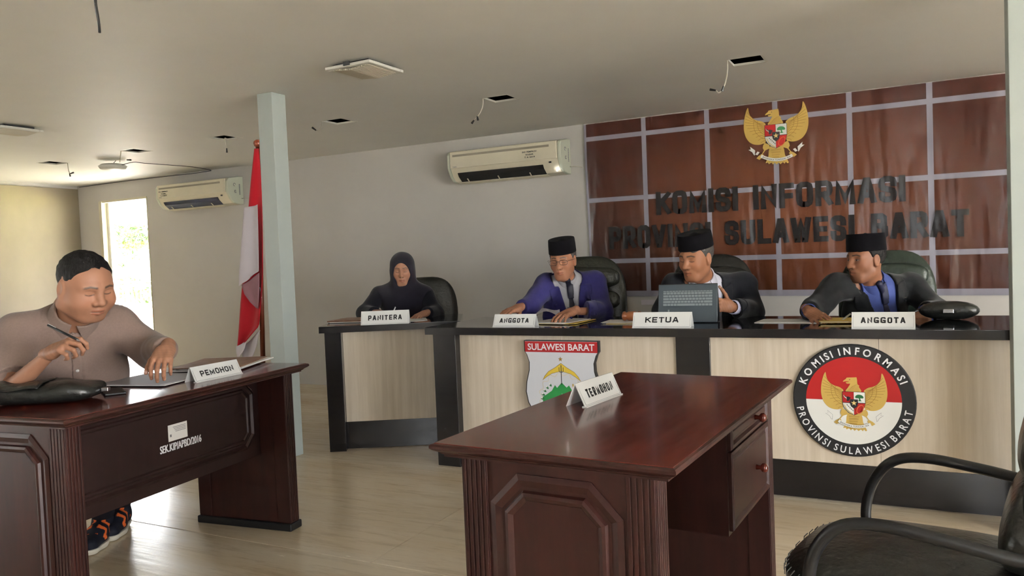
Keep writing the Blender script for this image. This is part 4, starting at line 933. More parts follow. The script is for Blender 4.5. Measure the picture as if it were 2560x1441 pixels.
# on the left desk
stack('file_stack', 'stack of patterned case files at the far end of the left desk', 'folder', (-2.80, 2.55, .7505), math.radians(24), .30, .34, [(.006, K['folderd'], -.03, .0, .05), (.006, K['paper'], 0, 0, 0), (.006, K['paper'], .02, .01, -.05), (.004, K['folder'], .0, .0, .03)])
stack('open_file', 'open grey case file before the man at the left desk', 'papers', (-2.76, 2.16, .7505), math.radians(12), .31, .3, [(.004, K['folderd'], 0, 0, 0), (.003, K['paper'], .01, .0, .03), (.002, mat('grey_sheet', S(176, 172, 178), .6), 0, 0, -.02)])
hb = thing('document_bag', 'black soft document bag lying on the near end of the left desk', 'bag', (-2.74, 1.70, .75), math.radians(33))
def bagsh(a, b):
    th = 2*PI*a; ph = -PI/2+PI*b; se = lambda c, e: math.copysign(abs(c)**e, c)
    x = .19*se(math.cos(ph), .5)*se(math.cos(th), .5); y = .10*se(math.cos(ph), .5)*se(math.sin(th), .5); z = .036*se(math.sin(ph), .8)
    return (x, y, .036+z+.006*math.sin(x*30+y*20)*(z > -.01))
part('body', MB().grid(40, 14, bagsh, closed_u=True), K['leather'], hb, smooth=True)
part('flap', MB().grid(16, 8, lambda a, b: (-.18+.2*a, -.10+.15*b, .074+.004*math.sin(a*9)-.05*max(0, .3-b))), K['leather'], hb, smooth=True, solid=.004, recalc=False)
part('zip_pull', MB().box(.19, .215, -.012, .012, .025, .04), K['chrome'], hb, bevel=.003)
ph = solo('mobile_phone', MB().box(-.036, .036, -.075, .075, 0, .009), K['blk'], 'black phone lying past the document bag on the left desk', 'phone', (-2.655, 1.90, .7505), math.radians(60), bevel=.003)
lt = foliage(1, (0, 0, 0), (0, 0, 0), .01, 3)
mb = MB().grid(6, 4, lambda a, b: (.05*(a-.5)+.008*math.sin(b*4), .022*(b-.5), .006+.005*math.sin(a*7+b*3)))
solo('litter_scrap', mb, mat('pink_scrap', S(150, 84, 104), .6), 'small crumpled pink wrapper on the floor', 'litter', (-2.95, 2.62, 0), math.radians(20), solid=.001, recalc=False)
# ------------------------------------------------------------------ people: implicit surfaces meshed with surface nets
def A3(*p): return np.array(p, np.float32)
def nrm(v): v = np.asarray(v, float); return v/np.linalg.norm(v)
def caps(P, a, b, ra, rb):
    a, b = np.asarray(a, np.float32), np.asarray(b, np.float32); ab = b-a; d = P-a
    h = np.clip(d @ ab/max(float(ab @ ab), 1e-9), 0, 1); q = d-h[:, None]*ab
    return np.sqrt((q*q).sum(1))-(ra+(rb-ra)*h)
def ell(P, c, r):
    r = np.asarray(r, np.float32); q = P-np.asarray(c, np.float32); k0 = np.sqrt(((q/r)**2).sum(1)); k1 = np.sqrt(((q/(r*r))**2).sum(1))
    return k0*(k0-1)/np.maximum(k1, 1e-6)
def sph(P, c, r): q = P-np.asarray(c, np.float32); return np.sqrt((q*q).sum(1))-r
def smin(a, b, k): h = np.maximum(k-np.abs(a-b), 0)/k; return np.minimum(a, b)-h*h*k*.25
def smax(a, b, k): return -smin(-a, -b, k)
def frame(fwd, up=(0, 0, 1), roll=0):
    """rows: subject's left (+x), forward (+y), up (+z)"""
    f = nrm(fwd); l = nrm(np.cross(up, f)); u = np.cross(f, l)
    c, s = math.cos(roll), math.sin(roll); l, u = l*c+u*s, u*c-l*s
    return np.array([l, f, u], np.float32)
def nets(fn, lo, hi, cell):
    """naive surface nets with sparse evaluation"""
    lo = np.asarray(lo, float); B = 4
    n = (np.ceil((np.asarray(hi, float)-lo)/cell/B).astype(int)+1)*B
    nb = n//B
    bc = np.stack(np.meshgrid(*[np.arange(k) for k in nb], indexing='ij'), -1).reshape(-1, 3)
    cen = (lo+(bc*B+(B-1)/2)*cell).astype(np.float32)
    d = fn(cen); lim = cell*(B*.87+2.2)*1.25; act = np.abs(d) < lim
    D = np.repeat(np.repeat(np.repeat(np.where(d < 0, -1, 1).astype(np.float32).reshape(nb), B, 0), B, 1), B, 2)
    ab = bc[act]; off = np.stack(np.meshgrid(*[np.arange(B)]*3, indexing='ij'), -1).reshape(-1, 3)
    idx = (ab[:, None, :]*B+off[None]).reshape(-1, 3)
    for k in range(0, len(idx), 400000):
        q = idx[k:k+400000]; D[q[:, 0], q[:, 1], q[:, 2]] = fn((lo+q*cell).astype(np.float32))
    ins = D < 0
    cs = np.zeros(tuple(n-1), np.int8)
    for dx in (0, 1):
        for dy in (0, 1):
            for dz in (0, 1): cs += ins[dx:n[0]-1+dx, dy:n[1]-1+dy, dz:n[2]-1+dz]
    cell_ids = np.argwhere((cs > 0) & (cs < 8)); vid = -np.ones(tuple(n-1), np.int64); vid[tuple(cell_ids.T)] = np.arange(len(cell_ids))
    corners = np.array([(i, j, k) for i in (0, 1) for j in (0, 1) for k in (0, 1)])
    val = np.stack([D[cell_ids[:, 0]+c[0], cell_ids[:, 1]+c[1], cell_ids[:, 2]+c[2]] for c in corners], 1)
    acc = np.zeros((len(cell_ids), 3)); cnt = np.zeros(len(cell_ids))
    for a in range(8):
        for b in range(a+1, 8):
            if np.abs(corners[a]-corners[b]).sum() != 1: continue
            va, vb = val[:, a], val[:, b]; m = (va < 0) != (vb < 0); t = np.zeros(len(va)); t[m] = va[m]/(va[m]-vb[m])
            p = corners[a]+(corners[b]-corners[a])*t[:, None]; acc[m] += p[m]; cnt[m] += 1
    V = lo+(cell_ids+acc/cnt[:, None])*cell
    F = []
    for ax in range(3):
        sl0 = [slice(1, -1)]*3; sl0[ax] = slice(0, -1); sl1 = list(sl0); sl1[ax] = slice(1, None)
        a, b = ins[tuple(sl0)], ins[tuple(sl1)]; e = np.argwhere(a != b)
        if not len(e): continue
        base = e.copy()
        for q in range(3):
            if q != ax: base[:, q] += 1
        o1, o2 = [(1, 2), (2, 0), (0, 1)][ax]
        def g(s1, s2):
            q = base.copy(); q[:, o1] -= s1; q[:, o2] -= s2; return vid[tuple(q.T)]
        quad = np.stack([g(1, 1), g(0, 1), g(0, 0), g(1, 0)], 1)
        fl = ~a[tuple(e.T)]; quad[fl] = quad[fl][:, ::-1]; F.append(quad)
    F = np.concatenate(F) if F else np.zeros((0, 4), int)
    F = F[(F >= 0).all(1)]
    return V, F
def np_obj(name, V, F, mat_, parent, base, tint=None, label=None):
    me = bpy.data.meshes.new(name); V = (V-base).astype(np.float32)
    me.vertices.add(len(V)); me.vertices.foreach_set('co', V.ravel()); me.loops.add(F.size); me.loops.foreach_set('vertex_index', F.astype(np.int32).ravel())
    me.polygons.add(len(F)); me.polygons.foreach_set('loop_start', np.arange(0, F.size, 4, dtype=np.int32)); me.update(calc_edges=True); me.validate()
    me.shade_smooth()
    if tint is not None:
        at_ = me.attributes.new('tint', 'FLOAT_COLOR', 'POINT'); c = np.ones((len(V), 4), np.float32); c[:, :3] = tint; at_.data.foreach_set('color', c.ravel())
    o = bpy.data.objects.new(name, me); C.objects.link(o); me.materials.append(mat_); o.parent = parent
    if label: o['label'] = label
    return o
def wob(P, f, ph=0):
    return np.sin(P[:, 0]*f+1.3*np.sin(P[:, 2]*f*.6+ph))*np.sin(P[:, 1]*f*.9+ph*2+.8*np.sin(P[:, 0]*f*.5))*np.sin(P[:, 2]*f*.8+ph+P[:, 0]*f*.5)
def band_s(x, c, w_): return np.clip(1.5-np.abs(x-c)/w_*1.5, 0, 1)

# ---- head, in head coordinates (x lateral, y forward, z up; origin between the eyes' height at the skull centre)
def head_fn(p):
    wide, jaw, lid, fat, nose = p.get('wide', 1), p.get('jaw', 1), p.get('lid', .0), p.get('fat', 0), p.get('nose', 1)
    def fn(Q):
        Q = Q.copy(); X = np.abs(Q[:, 0])/wide; Q[:, 0] = X
        d = ell(Q, (0, -.014, .032), (.077, .097, .086))
        d = smin(d, ell(Q, (0, .024, -.028), (.061+fat*.010, .066, .082)), .04)
        d = smin(d, caps(Q, (.0, .058, -.096), (.016, .055, -.096), .020, .018), .035)
        d = smin(d, caps(Q, (.046*jaw+fat*.010, .0, -.060), (.022, .045, -.093), .020+fat*.010, .017), .035)
        d = smin(d, sph(Q, (.042+fat*.004, .054, -.026-fat*.012), .020+fat*.006), .035)
        d = smin(d, caps(Q, (.010, .080, .024), (.044, .064, .022), .011, .010), .018)
        d = smax(d, -ell(Q, (.032, .098, .004), (.020, .020, .013)), .014)
        d = smin(d, sph(Q, (.031, .0665, .003), .0150), .006)
        d = smin(d, caps(Q, (0, .083, .012), (0, .104*1.0, -.026), .0075*nose, .0125*nose), .012)
        d = smin(d, sph(Q, (.0135*nose, .0955, -.031), .0088*nose), .008)
        d = smax(d, -caps(Q, (.006, .100, -.041), (.008, .090, -.036), .0032, .003), .004)
        d = smin(d, ell(Q, (0, .068, -.062), (.030, .024, .022)), .02)
        d = smin(d, caps(Q, (.0, .0935, -.0575), (.021, .083, -.0615), .0058, .003), .006)
        d = smin(d, caps(Q, (.0, .0925, -.0705), (.018, .083, -.0665), .0066, .0035), .006)
        d = smax(d, -caps(Q, (.0, .0985, -.0640), (.024, .0875, -.0640), .0016, .0012), .003)
        e = ell(Q, (.080, -.004, -.004), (.010, .019, .033)); e = smin(e, sph(Q, (.079, .003, -.030), .0085), .01)
        e = smax(e, -ell(Q, (.088, .000, .0), (.006, .011, .020)), .006)
        d = smin(d, e, .008)
        return d
    return fn
def head_tint(Q, p):
    base = np.array(p['skin'][:3]); c = np.repeat(base[None], len(Q), 0).astype(np.float32)
    X = np.abs(Q[:, 0])/p.get('wide', 1); Y, Z = Q[:, 1], Q[:, 2]; fr = Y > .03
    def mix(m, col):
        nonlocal c; m = np.clip(m, 0, 1)[:, None]; c = c*(1-m)+np.array(col)[None]*m
    mix(.25*(.5+.5*np.sin(X*90+Z*70)*np.sin(Y*80+Z*50)), base*.86)
    mix(.35*np.exp(-((X-.045)**2+(Z+.025)**2)/.0005)*fr, base*np.array([1.12, .92, .86]))
    lip = np.maximum(np.exp(-((Z+.0590)/.0045)**4), np.exp(-((Z+.0695)/.0055)**4))*np.clip((.024-X)/.004, 0, 1)*(Y > .075)
    mix(lip*.7, base*np.array([.86, .56, .52])); mix(np.exp(-((Z+.0642)/.0018)**2)*np.clip((.024-X)/.004, 0, 1)*(Y > .07)*.8, base*.25)
    bz = .0255+.004*np.clip(X/.03, 0, 1)-.006*np.clip((X-.034)/.016, 0, 1)
    mix(np.exp(-((Z-bz)/p.get('browt', .0042))**4)*np.clip((X-.009)/.005, 0, 1)*np.clip((.055-X)/.008, 0, 1)*fr*.88, (.02, .017, .015))
    ez = .003; dx = X-.031
    if p.get('open', 0) > 0:
        h = .0048*p['open']; inside = ((dx/.0138)**2+((Z-ez)/h)**2 < 1) & fr
        sx = np.sign(Q[:, 0]); ir = np.abs(dx*sx-p.get('gaze', 0)) < .0055
        c[inside] = (.30, .26, .23); c[inside & ir] = (.012, .009, .008)
        mix(np.exp(-((Z-ez-h*np.sqrt(np.clip(1-(dx/.0145)**2, 0, 1)))/.0016)**2)*(np.abs(dx) < .0145)*fr*.9, (.02, .015, .013))
    else:
        zl = ez-.006+.25*dx*dx/.0145
        mix(np.exp(-((Z-zl)/.0020)**2)*(np.abs(dx) < .0145)*fr*.92, (.02, .015, .013))
    mix(np.exp(-((Z-ez-.0115)/.0018)**2)*(np.abs(dx) < .014)*fr*.35, base*.4)
    mix(np.exp(-((X-.008)**2+(Z+.041)**2)/.000016)*(Y > .08)*.8, base*.15)
    if p.get('stubble'): mix(p['stubble']*np.clip((-.045-Z)/.02, 0, 1)*(Y > .01), base*.45)
    return c
# ---- hand: wrist W, direction d, back-of-hand normal n, thumb on side s (+1: along d x n)
def hand_fn(W, d, n, s, curl, spread=.09, thumb=(.75, .5, .2), sc=1.0):
    d = nrm(d); n = nrm(np.asarray(n)-d*np.dot(n, d)); t = np.cross(d, n)*s; W = np.asarray(W, float)
    L = lambda x, y, z: W+sc*(t*x+d*y+n*z)
    segs = []
    spec = [(.031, .088, .078, .0086), (.0105, .094, .086, .0088), (-.010, .090, .080, .0084), (-.029, .080, .064, .0074)]
    for i, (x, y, ln, r) in enumerate(spec):
        a = curl[i] if hasattr(curl[0], '__len__') else curl
        ang = 0; p = np.array([x, y, 0.]); sp = spread*(1.2-i*.8)
        dirv = lambda q: np.array([math.sin(sp)*math.cos(q), math.cos(sp)*math.cos(q), -math.sin(q)])
        for k, fr in enumerate((.45, .30, .25)):
            ang += a[k]; q = p+dirv(ang)*ln*fr; segs.append((L(*p), L(*q), r*sc*(1-.09*k), r*sc*(1-.09*(k+1)))); p = q
    p = np.array([.026, .024, -.006]); an, dn, cu = thumb
    v = np.array([math.sin(an), math.cos(an), -dn]); v /= np.linalg.norm(v); q = p+v*.042; segs.append((L(*p), L(*q), .0135*sc, .0105*sc))
    v2 = nrm(v+np.array([-cu, .35, -.1])); q2 = q+v2*.030; segs.append((L(*q), L(*q2), .0102*sc, .0092*sc)); v3 = nrm(v2+np.array([-cu*.6, .2, -.05])); segs.append((L(*q2), L(*(q2+v3*.026)), .0092*sc, .0076*sc))
    def fn(P):
        D = caps(P, L(.022, .022, 0), L(.026, .078, -.001), .0155*sc, .0125*sc)
        for x in (.009, -.009, -.021): D = smin(D, caps(P, L(x*.85, .014, 0), L(x, .080, -.001), .0155*sc, .0118*sc), .012*sc)
        D = smin(D, caps(P, L(0, -.03, 0), L(0, .012, 0), .026*sc, .023*sc), .02*sc)
        D = smin(D, caps(P, L(.02, .015, -.004), L(.030, .045, -.008), .014*sc, .013*sc), .014*sc)
        for j, (a, b, ra, rb) in enumerate(segs): D = smin(D, caps(P, a, b, ra, rb), (.007 if j % 3 == 0 and j < 12 else .004)*sc)
        return D
    pts = np.array([q for s_ in segs for q in s_[:2]]+[L(0, -.06, 0), L(-.035, .02, 0), L(.035, .02, 0)])
    tips = [(segs[k][1], segs[k][0]) for k in (2, 5, 8, 11, 14)]
    return fn, pts.min(0)-.03, pts.max(0)+.03, tips, n
def person(label, head, fwd, J, p, roll=0, hs=1.0):
    """J: joints N (neck base), P (pelvis), SL SR EL ER WL WR; hands: HL, HR = (dir, normal, curl, kw)"""
    base = np.array([J['P'][0], J['P'][1], 0.])
    t = thing('person', label, 'person', base)
    R = frame(fwd, roll=roll); Hc = np.asarray(head, np.float32)
    toH = lambda P: ((P-Hc) @ R.T/hs).astype(np.float32)
    frm = lambda q: Hc+hs*(np.asarray(q, float) @ R)
    u = nrm(np.asarray(J['N'])-J['P']); l = np.asarray(J['SL'])-J['SR']; l = nrm(l-u*np.dot(l, u)); f = np.cross(l, u)
    TR = np.array([l, f, u], np.float32); N = np.asarray(J['N'], np.float32)
    toT = lambda P: ((P-N) @ TR.T).astype(np.float32)
    frT = lambda q: N+np.asarray(q, float) @ TR
    S_ = {k: np.asarray(v, np.float32) for k, v in J.items() if k[0] != 'H'}
    bulk = p.get('bulk', 1.0); belly = p.get('belly', 1.0); hlen = float(np.linalg.norm(S_['N']-S_['P']))
    # body under the clothes, neck and head in one skin
    hf = head_fn(p); nb = np.asarray(J['N'], float)-u*.03; nt = frm((0, -.018, -.055)); neckr = .054*p.get('neck', 1)
    def torso(P, o=0.0):
        Q = toT(P)
        d = ell(Q, (0, -.005, -.19), (.165*bulk+o, .112*bulk+o, .24+o))
        d = smin(d, ell(Q, (0, .015*belly, -hlen*.72), (.150*bulk*belly+o, .118*bulk*belly+o, .20+o)), .10)
        d = smin(d, caps(P, S_['SL'], S_['SR'], .054*bulk+o, .054*bulk+o), .06)
        d = smin(d, caps(P, N, frT((0, -.02, .06)), .075+o*.5, .06), .05)
        return d
    def arms(P, o=0.0, ku=1.0):
        d = 9.
        for s in 'LR':
            a = caps(P, S_['S'+s], S_['E'+s], (.052*bulk+o)*ku, (.045*bulk+o)*ku); b = caps(P, S_['E'+s], S_['W'+s], (.045*bulk+o)*ku, (.031+o*.9)*ku); d = np.minimum(d, smin(a, b, .03))
        return d
    def bare(P): return smin(np.minimum(torso(P, -.02), arms(P, -.012)), caps(P, nb, nt, neckr*1.08*hs, neckr*hs), .03)
    def skin_head(P): return smin(hf(toH(P))*hs, caps(P, nb, nt, neckr*1.10*hs, neckr*hs), .03)
    hc = np.array([frm((x, y, z)) for x in (-.1, .1) for y in (-.13, .13) for z in (-.17, .13)])
    Vs, Fs, Ts = [], [], []; nv = 0
    def push(V, F, T):
        nonlocal nv; Vs.append(V); Fs.append(F+nv); Ts.append(T); nv += len(V)
    V, F = nets(skin_head, hc.min(0)-.01, hc.max(0)+.01, p.get('cell', .0023)); push(V, F, head_tint(toH(V.astype(np.float32)), p))
    allp = np.array([S_[k] for k in ('SL', 'SR', 'EL', 'ER', 'WL', 'WR', 'N', 'P')])
    lo, hi = allp.min(0)-.26, allp.max(0)+.2
    V, F = nets(bare, lo, hi, .012); sk = np.array(p['skin'][:3]); push(V, F, np.repeat((sk*.97)[None], len(V), 0))
    hands = {}
    for s in 'LR':
        dr, n_, cu, kw = J['H'+s]
        fn, a, b, tips, nrm_ = hand_fn(S_['W'+s], dr, n_, 1 if s == 'L' else -1, cu, **kw); hands[s] = tips
        V, F = nets(fn, a, b, .0022)
        T = np.repeat(sk[None], len(V), 0)*(.94+.08*np.sin(V[:, :1]*300)*np.sin(V[:, 1:2]*280+V[:, 2:]*200))
        for tip, pr in tips:   # nails
            e = nrm(tip-pr); q = V-tip; m = (np.linalg.norm(q-e*.001, axis=1) < .0095) & (q @ nrm_ > .0025); T[m] = T[m]*.4+np.array([.62, .42, .36])*.6
        push(V, F, T)
    lower = J.get('legs')
    body = np_obj('body', np.concatenate(Vs), np.concatenate(Fs), K['skin'], t, base, np.concatenate(Ts))
    return dict(t=t, base=base, R=R, Hc=Hc, hs=hs, toH=toH, frm=frm, toT=toT, frT=frT, S=S_, torso=torso, arms=arms, lo=lo, hi=hi, nb=nb, nt=nt, neckr=neckr*hs, hf=hf, f=f, l=l, u=u, N=N, hlen=hlen, hands=hands)
def sdf_part(pr, name, fn, lo, hi, cell, m, label=None):
    V, F = nets(fn, lo, hi, cell)
    if not len(F): return None
    return np_obj(name, V, F, m, pr['t'], pr['base'], label=label)
def hair(pr, m, line, th=.007, back=-.06, side=.02):
    """short hair: cap over the skull; line = height of the front hairline"""
    def fn(P):
        Q = pr['toH'](P); X = np.abs(Q[:, 0])
        d = ell(Q, (0, -.014, .034), (.077+th, .097+th, .086+th))-.002*wob(Q*1.0, 160)
        k_ = np.clip((Q[:, 1]-.004)/(side+.02), 0, 1); k_ = k_*k_*(3-2*k_); zl = np.where(Q[:, 1] > -.012, -.012+(line+.012)*k_+.006*np.sin(X*110), back+.2*np.clip(Q[:, 1]+.012, -.06, 0))
        cut = (zl-Q[:, 2])*.7
        ear = -(ell(Q*np.array([1, 1, 1], np.float32), (.0, -.002, -.004), (.2, .022, .032)))
        d = np.maximum(d, cut); d = np.where(Q[:, 2] < .03, np.maximum(d, ear*.6), d)
        return d*pr['hs']
    hc = np.array([pr['frm']((x, y, z)) for x in (-.1, .1) for y in (-.13, .11) for z in (-.1, .14)])
    return sdf_part(pr, 'hair', fn, hc.min(0), hc.max(0), .0032, m)
def peci(pr, m, z0=.048, h=.082, tilt=.10, rx=.085, ry=.106):
    """brimless velvet cap: oval drum, crown creased along the middle"""
    mb = MB(); n = 44; R = pr['R']; out = []
    prof = [(.98, -.002), (1.0, 0), (1.0, .004), (.985, h*.6), (.955, h*.97), (.94, h)]
    for r, z in prof:
        out.append([(rx*r*math.cos(2*PI*k/n), -.012+ry*r*math.sin(2*PI*k/n), z0+z+tilt*ry*math.sin(2*PI*k/n)) for k in range(n)])
    for r, dz in ((.80, -.004), (.5, -.012), (.2, -.004), (.02, .004)):
        out.append([(rx*r*math.cos(2*PI*k/n), -.012+ry*r*math.sin(2*PI*k/n), z0+h+dz+tilt*ry*r*math.sin(2*PI*k/n)) for k in range(n)])
    mb.rings(out, False, True); mb.v = [tuple(pr['frm'](q)-pr['base']) for q in mb.v]
    return part('cap', mb, m, pr['t'], smooth=True, autosmooth=.9)
def jacket(pr, m, shirt, tie=None, apex=-.36, open_=.070, o=.014, lap=.06, collar=True, tiew=.026):
    """suit jacket with lapels over a shirt, optional tie; V opening in torso coordinates"""
    toT = pr['toT']; cut_z = -pr['hlen']-.02
    def outer(P):
        d = smin(pr['torso'](P, o), pr['arms'](P, o+.004), .035)
        Q = toT(P); return d+.0035*wob(P, 26)+.0022*wob(P, 55, 1)
    def wedge(Q): return (np.abs(Q[:, 0])-open_*np.clip((Q[:, 2]-apex)/(-.02-apex), -1, 1.1))*.93
    def neck_d(P): return caps(P, pr['nb'], pr['nt'], pr['neckr']*1.10, pr['neckr'])
    def jk(P):
        Q = toT(P); d = outer(P); w_ = wedge(Q); cutv = np.where((Q[:, 1] > -.0) & (Q[:, 2] > apex), -w_, -.2)
        d = smax(d, cutv, .006)
        d = np.maximum(d, -(neck_d(P)-.014)); d = np.where(neck_d(P) < .045, np.maximum(d, Q[:, 2]-.045+.25*np.clip(Q[:, 1], -.1, .1)), d)
        for s in 'LR':   # sleeve ends before the wrist
            ax = nrm(pr['S']['W'+s]-pr['S']['E'+s]).astype(np.float32); d = np.where(np.linalg.norm(P-pr['S']['W'+s], axis=1) < .12, np.maximum(d, (P-pr['S']['W'+s]) @ ax+.012), d)
        return d
    jo = sdf_part(pr, 'jacket', jk, pr['lo'], pr['hi'], .0065, m)
    ax0 = pr['frT']((-.2, -.02, apex-.06)); ax1 = pr['frT']((.2, .25, .08)); c8 = np.array([pr['frT']((x, y, z)) for x in (-.2, .2) for y in (-.06, .22) for z in (apex-.06, .09)]); lo, hi = c8.min(0), c8.max(0)
    def lapel(P):
        Q = toT(P); w_ = wedge(Q); z = Q[:, 2]; f_ = np.clip((z-apex)/(-.03-apex), 0, 1)
        wd = lap*np.minimum(f_*1.6, 1)*(1-.0*f_); notch = np.where((z > -.085) & (z < -.07), .022, 0)
        d = np.maximum(outer(P)-.0055, np.maximum(w_-(wd-notch), -w_-.002)); d = np.maximum(d, -(outer(P)+.006)); d = np.maximum(d, apex-z); d = np.maximum(d, -(Q[:, 1]-.0)); d = np.maximum(d, z-.02)
        return np.maximum(d, -(neck_d(P)-.012))
    sdf_part(pr, 'lapels', lapel, lo, hi, .0042, m)
    axis = nrm(pr['nt']-pr['nb']).astype(np.float32); n0 = np.asarray(pr['nt']-nrm(pr['nt']-pr['nb'])*.115*pr['hs'], np.float32); ff = np.asarray(pr['f'], np.float32)
    def sh(P):
        Q = toT(P); d = pr['torso'](P, o-.012)+.001*wob(P, 60)
        d = np.maximum(d, -(neck_d(P)-.003)); d = np.minimum(d, np.maximum(neck_d(P)-.006, (P-n0) @ axis-.048)); d = np.maximum(d, np.abs(Q[:, 0])-.10); d = np.maximum(d, -Q[:, 1]-.03); return np.maximum(d, np.maximum(apex-.02-Q[:, 2], Q[:, 2]-.10))
    s_ = sdf_part(pr, 'shirt', sh, lo, hi, .0045, shirt)
    def col(P):   # stand-and-fall collar round the neck, parted in front
        Q = toT(P); h = (P-n0) @ axis; nd = neck_d(P); drop = .018*np.clip(Q[:, 1]/.06, 0, 1)
        top = .070-drop; bot = .012-.030*np.clip(Q[:, 1]/.05, 0, 1)
        d = np.maximum(np.abs(nd-.009-.10*np.clip(.05-h, 0, .08))-.0035, np.maximum(h-top, bot-h))
        gap = (.004+.35*np.clip(.052-h, 0, .1))-np.abs(Q[:, 0]); return np.maximum(d, np.where(Q[:, 1] > 0, gap, -.1))
    if collar:
        c8 = np.array([pr['frT']((x, y, z)) for x in (-.12, .12) for y in (-.14, .18) for z in (-.08, .14)]); sdf_part(pr, 'shirt_collar', col, c8.min(0), c8.max(0), .0033, shirt)
    if tie:
        zt = -.012
        def tf(P):
            Q = toT(P); z = Q[:, 2]; wd = np.where(z > zt-.045, .017+.10*np.clip(z-zt+.03, 0, .03)*1.0, .012+tiew*np.clip((zt-.045-z)/.25, 0, 1)); th = np.where(z > zt-.045, .013, .006)
            d = np.maximum(np.minimum(pr['torso'](P, o-.012), neck_d(P)-.004)-th, np.abs(Q[:, 0])-wd); kn = caps(P, n0+axis*.036+ff*(pr['neckr']*1.06+.010), n0-axis*.012+ff*(pr['neckr']*1.1+.016), .018, .012); d = smin(np.maximum(d, (P-n0) @ axis-.03), kn, .008); return np.maximum(d, np.maximum(np.maximum(z-.12, apex-.01-z), -Q[:, 1]))
        sdf_part(pr, 'necktie', tf, lo, hi, .0038, tie)
    return outer
def on_front(pr, outer, x, z, eps=.001):
    """point on the clothed chest at torso coordinates x, z"""
    ys = np.linspace(.3, -.05, 700); P = np.array([pr['frT']((x, y, z)) for y in ys], np.float32); d = outer(P); k = int(np.argmax(d < eps)); return P[k].astype(float)
def trousers(pr, m, knees, feet, r=.085):
    S0 = pr['S']['P']; hips = [S0+pr['l']*.09, S0-pr['l']*.09]
    def fn(P):
        d = ell(((P-S0) @ np.array([pr['l'], pr['f'], pr['u']], np.float32).T).astype(np.float32), (0, 0, .0), (.17, .14, .12))
        for h, k, f_ in zip(hips, knees, feet):
            d = smin(d, caps(P, h, k, r, r*.74), .05); d = smin(d, caps(P, k, f_, r*.70, r*.55), .03)
        return d+.003*wob(P, 30)
    a = np.array([*hips, *knees, *feet]); sdf_part(pr, 'trousers', fn, a.min(0)-.2, a.max(0)+.2, .012, m)
def shoe(pr, name, heel, toe, mats, parent=None):
    heel, toe = np.asarray(heel, float), np.asarray(toe, float); d = nrm(toe-heel); s = np.cross((0, 0, 1), d); L = np.linalg.norm(toe-heel)
    W = lambda x, y, z: heel+d*x+s*y+np.array([0, 0, z])
    def up(P):
        a = caps(P, W(.03, 0, .055), W(L*.55, 0, .052), .042, .040); a = smin(a, caps(P, W(L*.5, 0, .045), W(L-.03, .0, .035), .042, .034), .03)
        a = smin(a, caps(P, W(.03, 0, .05), W(.03, 0, .10), .04, .042), .03); a = smax(a, -caps(P, W(.03, 0, .10), W(.03, 0, .2), .034, .04), .006); return np.maximum(a, .022-P[:, 2])
    def sole(P):
        a = caps(P, W(.03, 0, .03), W(L*.6, 0, .03), .046, .048); a = smin(a, caps(P, W(L*.6, 0, .03), W(L-.03, 0, .03), .048, .040), .03); return np.maximum(np.maximum(a, P[:, 2]-.026), -P[:, 2]+.001)
    lo, hi = np.minimum(heel, toe)-.09, np.maximum(heel, toe)+.09; lo[2] = -.01; hi[2] = .17
    V, F = nets(up, lo, hi, .004); Q = V-heel; ax, ay = Q @ d, Q @ s
    zz = np.mod(ax*9+V[:, 2]*4+.35*np.abs(np.mod(V[:, 2]*28, 1)-.5), .55) < .2; st = zz & (np.abs(ay) > .012) & (V[:, 2] > .035) & (ax > .05) & (ax < L*.75)
    T = np.where(st[:, None], np.array(S(240, 112, 50)[:3])[None], np.array(S(26, 28, 40)[:3])[None])
    so_ = np_obj(name, V, F, mats[0], pr['t'], pr['base'], T)
    V, F = nets(sole, lo, hi, .004); o = np_obj('sole', V, F, mats[1], so_, pr['base'])
    return so_
# ------------------------------------------------------------------ the five people
CAMV = lambda h: nrm(np.array([0, 0, CAMH])-np.asarray(h))
def look(h, yaw, pitch):
    """direction from head h: towards the camera, turned yaw degrees to the photo's left, pitched down"""
    v = CAMV(h); v[2] = 0; v = nrm(v); a = math.radians(-yaw); v = np.array([v[0]*math.cos(a)-v[1]*math.sin(a), v[0]*math.sin(a)+v[1]*math.cos(a), 0]); q = math.radians(pitch); return v*math.cos(q)+np.array([0, 0, -math.sin(q)])
SK1, SK2, SK3, SK4 = S(168, 116, 88), S(164, 112, 82), S(148, 100, 74), S(170, 122, 96)
FLAT = [(.25, .35, .25)]*4; REST = [(.35, .5, .35), (.38, .55, .35), (.42, .6, .4), (.48, .65, .4)]; GRIP = [(.5, 1.0, .7), (.7, 1.15, .8), (.9, 1.25, .9), (1.0, 1.3, .9)]
dn = np.array([0, 0, 1.])
def up_from(d): return np.array([0, 0, 1.])
